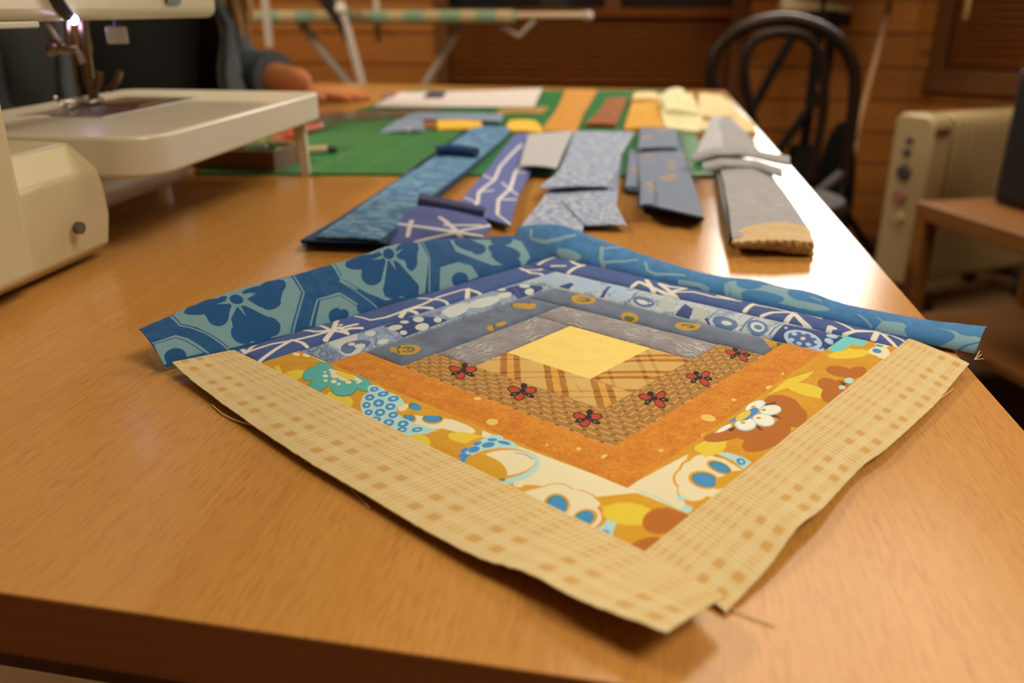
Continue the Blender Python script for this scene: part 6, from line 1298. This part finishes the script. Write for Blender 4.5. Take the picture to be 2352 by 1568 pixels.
MB().tube([(cc[0]+15*math.cos(a), cc[1]+15*math.sin(a)+1, zs-18) for a in np.linspace(0, 2*math.pi, 33)], .9, 8, cap=False).build('stretcher_ring', M_BENT, ch)

M_STAND = simple('black_stand_enamel', (.006, .006, .006), .7, spec=.15)
# photo lamp with a square diffuser on a black tripod, just above the picture's edge
YL = 300.
ls = thing('lamp_stand', 'black tripod lamp stand with a big lit diffuser behind the bentwood chair', 'lamp', (atY(1886, 300, YL)[0], YL, FZ))
pc = atY(1884, 40, YL); xp = pc[0]
MB().tube([(xp, YL, FZ+20), (xp, YL, 36)], 1.7, 12).build('pole', M_STAND, ls)
MB().tube([(xp+5.5, YL+3, -20), (xp+5.5, YL+3, 30)], 1.5, 10).build('pole', M_STAND, ls)
MB().tube([(xp, YL, 10.5), (xp, YL, 15.5)], [4.2, 3.4], 12).box((xp+3, YL+2, 12.5), (14, 5, 4)).build('collar', M_STAND, ls)
MB().tube([(xp, YL, -28), (xp, YL, -44)], [5.2, 6.0], 12).build('lower_hub', M_STAND, ls)
for u0, v0, u1, v1 in ((1836, 55, 1722, 262), (1884, 215, 1784, 352)):
    a, b = atY(u0, v0, YL-3), atY(u1, v1, YL-3); k = 1.0; MB().tube([a, b, b+(b-a)*.5], 1.5, 10).build('brace', M_STAND, ls)
q = atY(1912, 460, YL-14)
MB().ball((q[0], q[1], q[2]), 1, 16, 12, (6.8, 5, 26)).build('sandbag', simple('black_canvas', (.004, .004, .004), .95, spec=.1), ls)
for an in (-2.5, -.4, 1.5):
    MB().tube([(xp, YL, -30), (xp+36*math.cos(an), YL+24*math.sin(an), FZ+.8)], [1.5, 1.3], 10).build('leg', M_STAND, ls)
dx0, dx1, dz0, dz1 = atY(1790, 0, YL)[0]-15, atY(1960, 0, YL)[0]+17, 20.0, 102
ctr = np.array(((dx0+dx1)/2, YL-4, (dz0+dz1)/2)); tgt = np.array((14., 70., 8.)); nn = tgt-ctr; nn[2] = 0; nn /= np.linalg.norm(nn); rr = np.array((-nn[1], nn[0], 0))
hw, hh = (dx1-dx0)/2, (dz1-dz0)/2
def sb(a, b, c): return tuple(ctr+rr*a+UP*b+nn*c)
MB().add([sb(sx*hw, sz*hh, 0) for sz in (-1, 1) for sx in (-1, 1)]+[sb(sx*hw*.3, sz*hh*.3, -30) for sz in (-1, 1) for sx in (-1, 1)],
         [(0, 1, 5, 4), (1, 3, 7, 5), (3, 2, 6, 7), (2, 0, 4, 6), (4, 5, 7, 6)]).build('housing', simple('beige_housing', (.46, .36, .22), .6), ls, fixn=False, smooth=False)
g = NT('lit_diffuser'); g.b.inputs['Emission Color'].default_value = (1, .92, .82, 1); g.b.inputs['Emission Strength'].default_value = 11.0; M_DIFF = g.end((.8, .8, .8), .6)
w_ = 3.0
qa, qb_ = atY(1792, 22, YL), atY(1958, 22, YL)
MB().box(((qa[0]+qb_[0])/2, YL+1, 18.2), (qb_[0]-qa[0], 5, 5.5)).build('ballast_box', simple('beige_box', (.40, .33, .20), .6), ls, bevel=.4, smooth=False)
MB().add([sb(sx*(hw-w_), sz*(hh-w_), c) for c in (0.2, 1.0) for sz in (-1, 1) for sx in (-1, 1)], [(0, 1, 3, 2), (4, 6, 7, 5), (0, 2, 6, 4), (1, 5, 7, 3), (0, 4, 5, 1), (2, 3, 7, 6)]).build('diffuser', M_DIFF, ls, smooth=False)
fm = MB()
for a0, a1, b0, b1 in ((-hw, hw, -hh, -hh+w_), (-hw, hw, hh-w_, hh), (-hw, -hw+w_, -hh+w_, hh-w_), (hw-w_, hw, -hh+w_, hh-w_)):
    fm.add([sb(a, b, c) for c in (0, 1.4) for b in (b0, b1) for a in (a0, a1)], [(0, 1, 3, 2), (4, 6, 7, 5), (0, 2, 6, 4), (1, 5, 7, 3), (0, 4, 5, 1), (2, 3, 7, 6)])
fm.build('frame', simple('beige_frame', (.48, .38, .24), .6), ls, smooth=False)

# oil heater
M_HEAT = simple('cream_enamel_heater', (.42, .33, .17), .3, .03, 20)
M_HPAN = simple('cream_heater_panel', (.40, .32, .18), .35, .03, 20)
hz = -13.
h0 = at(2062, 268, hz)*(1); h1_ = at(2320, 251, hz)
h0, h1_ = np.array(h0), np.array(h1_); hd = (h1_-h0); hd[2] = 0; hl = min(np.linalg.norm(hd), 62); hd /= np.linalg.norm(hd); hn = np.array((-hd[1], hd[0], 0))
hb = h0+hn*3+hd*10.5; ht = thing('oil_heater', 'cream oil-filled radiator heater in front of the right wall', 'heater', (*(hb+hd*20)[:2], FZ))
def hp(q): p = hb+hd*q[0]+hn*q[1]; return (p[0], p[1], q[2])
def rrect(w, z0, z1, r=3.5, n=5):
    out = []
    for cy, cz, a0 in ((w-r, z1-r, 0), (-w+r, z1-r, 90), (-w+r, z0+r, 180), (w-r, z0+r, 270)):
        for i in range(n+1): a = math.radians(a0+90*i/n); out.append((cy+r*math.cos(a), cz+r*math.sin(a)))
    return out
def plate(s0, s1, w, z0, z1, name, mat, bev=.4):
    return MB().prism(rrect(w, z0, z1), s0, s1, lambda q: hp((q[2], q[0], q[1]))).build(name, mat, ht, bevel=bev)
plate(0, 8.5, 7.2, FZ+9, hz, 'control_panel', M_HPAN, 1.0)
s = 10.5
while s < 56:
    plate(s, s+1.2, 7.0, FZ+9, hz-.4, 'fin', M_HEAT, .35); plate(s-2.0, s+.1, 2.6, FZ+14, hz-5.5, 'fin_web', M_HEAT, .3)
    s += 3.3
MB().tube([hp((9, 0, FZ+16)), hp((s-3, 0, FZ+16))], 2.2, 12).build('oil_pipe', M_HEAT, ht)
def dial(u, v, r, mat, name='dial'):
    # on the front face of the control panel
    c = np.array(hp((-.1, 0, 0))); n_ = -hd; d_ = at(u, v, 0); o_ = np.array((0, 0, CAM_H)); ray = d_-o_; k = ((c-o_)@n_)/(ray@n_); q = o_+ray*k
    MB().tube([q, q-hd*1.2], [r, r*.85], 14).build(name, mat, ht)
M_DK = simple('dark_dial', (.05, .05, .055), .4)
dial(2078, 396, 2.6, M_DK); dial(2068, 450, 2.4, simple('pinkish_label', (.30, .13, .12), .5), 'label_disc'); dial(2066, 500, 1.8, simple('pale_knob', (.46, .34, .18), .4), 'knob')
dial(2085, 350, 1.2, M_DK, 'switch'); dial(2092, 322, 1.0, M_DK, 'switch')
q = np.array(hp((3.6, -7.3, hz-4.6))); MB().box(q, (5.5, 1.2, 2.2), rz=math.atan2(hd[1], hd[0])).build('handle_slot', simple('brown_slot', (.10, .05, .03), .5), ht, bevel=.3)
for s_ in (6, 50):
    MB().tube([hp((s_, -11, FZ+7)), hp((s_, 11, FZ+7))], 1.1, 10).build('axle', M_BLACK, ht)
    for t_ in (-10, 10):
        c_ = np.array(hp((s_, t_, FZ+3.2))); MB().tube([c_-hn*1.1, c_+hn*1.1], 3.2, 16).build('wheel', M_BLACK, ht)
    MB().box(hp((s_, 0, FZ+8)), (4, 10, 3), rz=math.atan2(hd[1], hd[0])).build('foot_bracket', M_BLACK, ht)

# low wooden shelf unit with a black speaker, tray and box
M_OAK = pine('warm_oak', (.19, .080, .020), (.25, .108, .028))
zt = -29.
f0 = at(2106, 462, zt); f1 = at(2352, 540, zt); fdv = (f1-f0)[:2]; fdv /= np.linalg.norm(fdv); fb = np.array((-fdv[1], fdv[0]))
def sh(q): p = f0[:2]+fdv*q[0]+fb*q[1]; return (p[0], p[1], q[2])
SW, SD = 92, 40
su = thing('shelf_unit', 'low open wooden shelf unit in front of the oil heater', 'shelf', sh((SW/2, SD/2, FZ)))
MB().prism([(0, 0), (SW, 0), (SW, SD), (0, SD)], zt-4.2, zt, sh).build('top_board', M_OAK, su, bevel=.3, smooth=False)
for a in (0, SW-4):
    for b in (0, SD-4): MB().prism([(a, b), (a+4, b), (a+4, b+4), (a, b+4)], FZ, zt-4.2, sh).build('leg', M_OAK, su, bevel=.2, smooth=False)
zl = FZ+15
MB().prism([(.5, .8), (SW-.5, .8), (SW-.5, SD-.8), (.5, SD-.8)], zl-2.2, zl, sh).build('lower_shelf', M_OAK, su, bevel=.2, smooth=False)
MB().prism([(4, SD-1.5), (SW-4, SD-1.5), (SW-4, SD-.6), (4, SD-.6)], zl, zt-4.2, sh).build('back_panel', simple('dark_board', (.035, .022, .015), .7), su, smooth=False)
# black speaker on top: left edge seen at the right border
b0 = at(2278, 462, zt)
sp_c = b0[:2]+fdv*17+fb*8
spk = thing('speaker', 'black box speaker standing on the low wooden shelf unit', 'speaker', (sp_c[0], sp_c[1], zt))
def sk(q): p = sp_c+fdv*q[0]+fb*q[1]; return (p[0], p[1], q[2])
MB().prism([(-15.5, -9), (16, -9), (16, 12), (-15.5, 12)], zt+.1, zt+32, sk).build('cabinet', M_BLACK, spk, bevel=.8, smooth=False)
MB().prism([(-14, -9.8), (14.5, -9.8), (14.5, -8.9), (-14, -8.9)], zt+2, zt+30, sk).build('grille', simple('black_cloth', (.008, .008, .008), .9), spk, bevel=.3, smooth=False)
# on the lower shelf
tc_ = sh((66, 14, zl)); tk = thing('wooden_tray', 'brown wooden tray on the lower board of the shelf unit', 'tray', tc_)
def tq(q): return sh((66+q[0], 14+q[1], zl+q[2]))
MB().prism([(-17, -11), (17, -11), (17, 11), (-17, 11)], .05, .8, tq).build('tray_base', M_OAK, tk, smooth=False)
for rct in ([(-17, -11), (17, -11), (17, -10), (-17, -10)], [(-17, 10), (17, 10), (17, 11), (-17, 11)], [(-17, -10), (-16, -10), (-16, 10), (-17, 10)], [(16, -10), (17, -10), (17, 10), (16, 10)]):
    MB().prism(rct, .8, 5, tq).build('tray_side', M_OAK, tk, bevel=.2, smooth=False)
p = tq((10, 0, .85)); bb = thing('yarn_ball', 'beige ball of yarn lying in the wooden tray', 'yarn', p)
MB().ball((p[0], p[1], p[2]+5.2), 5.2, 16, 10).build('ball', simple('beige_yarn', (.40, .29, .18), .85, .2, 80, bump=.5, bscale=300), bb)
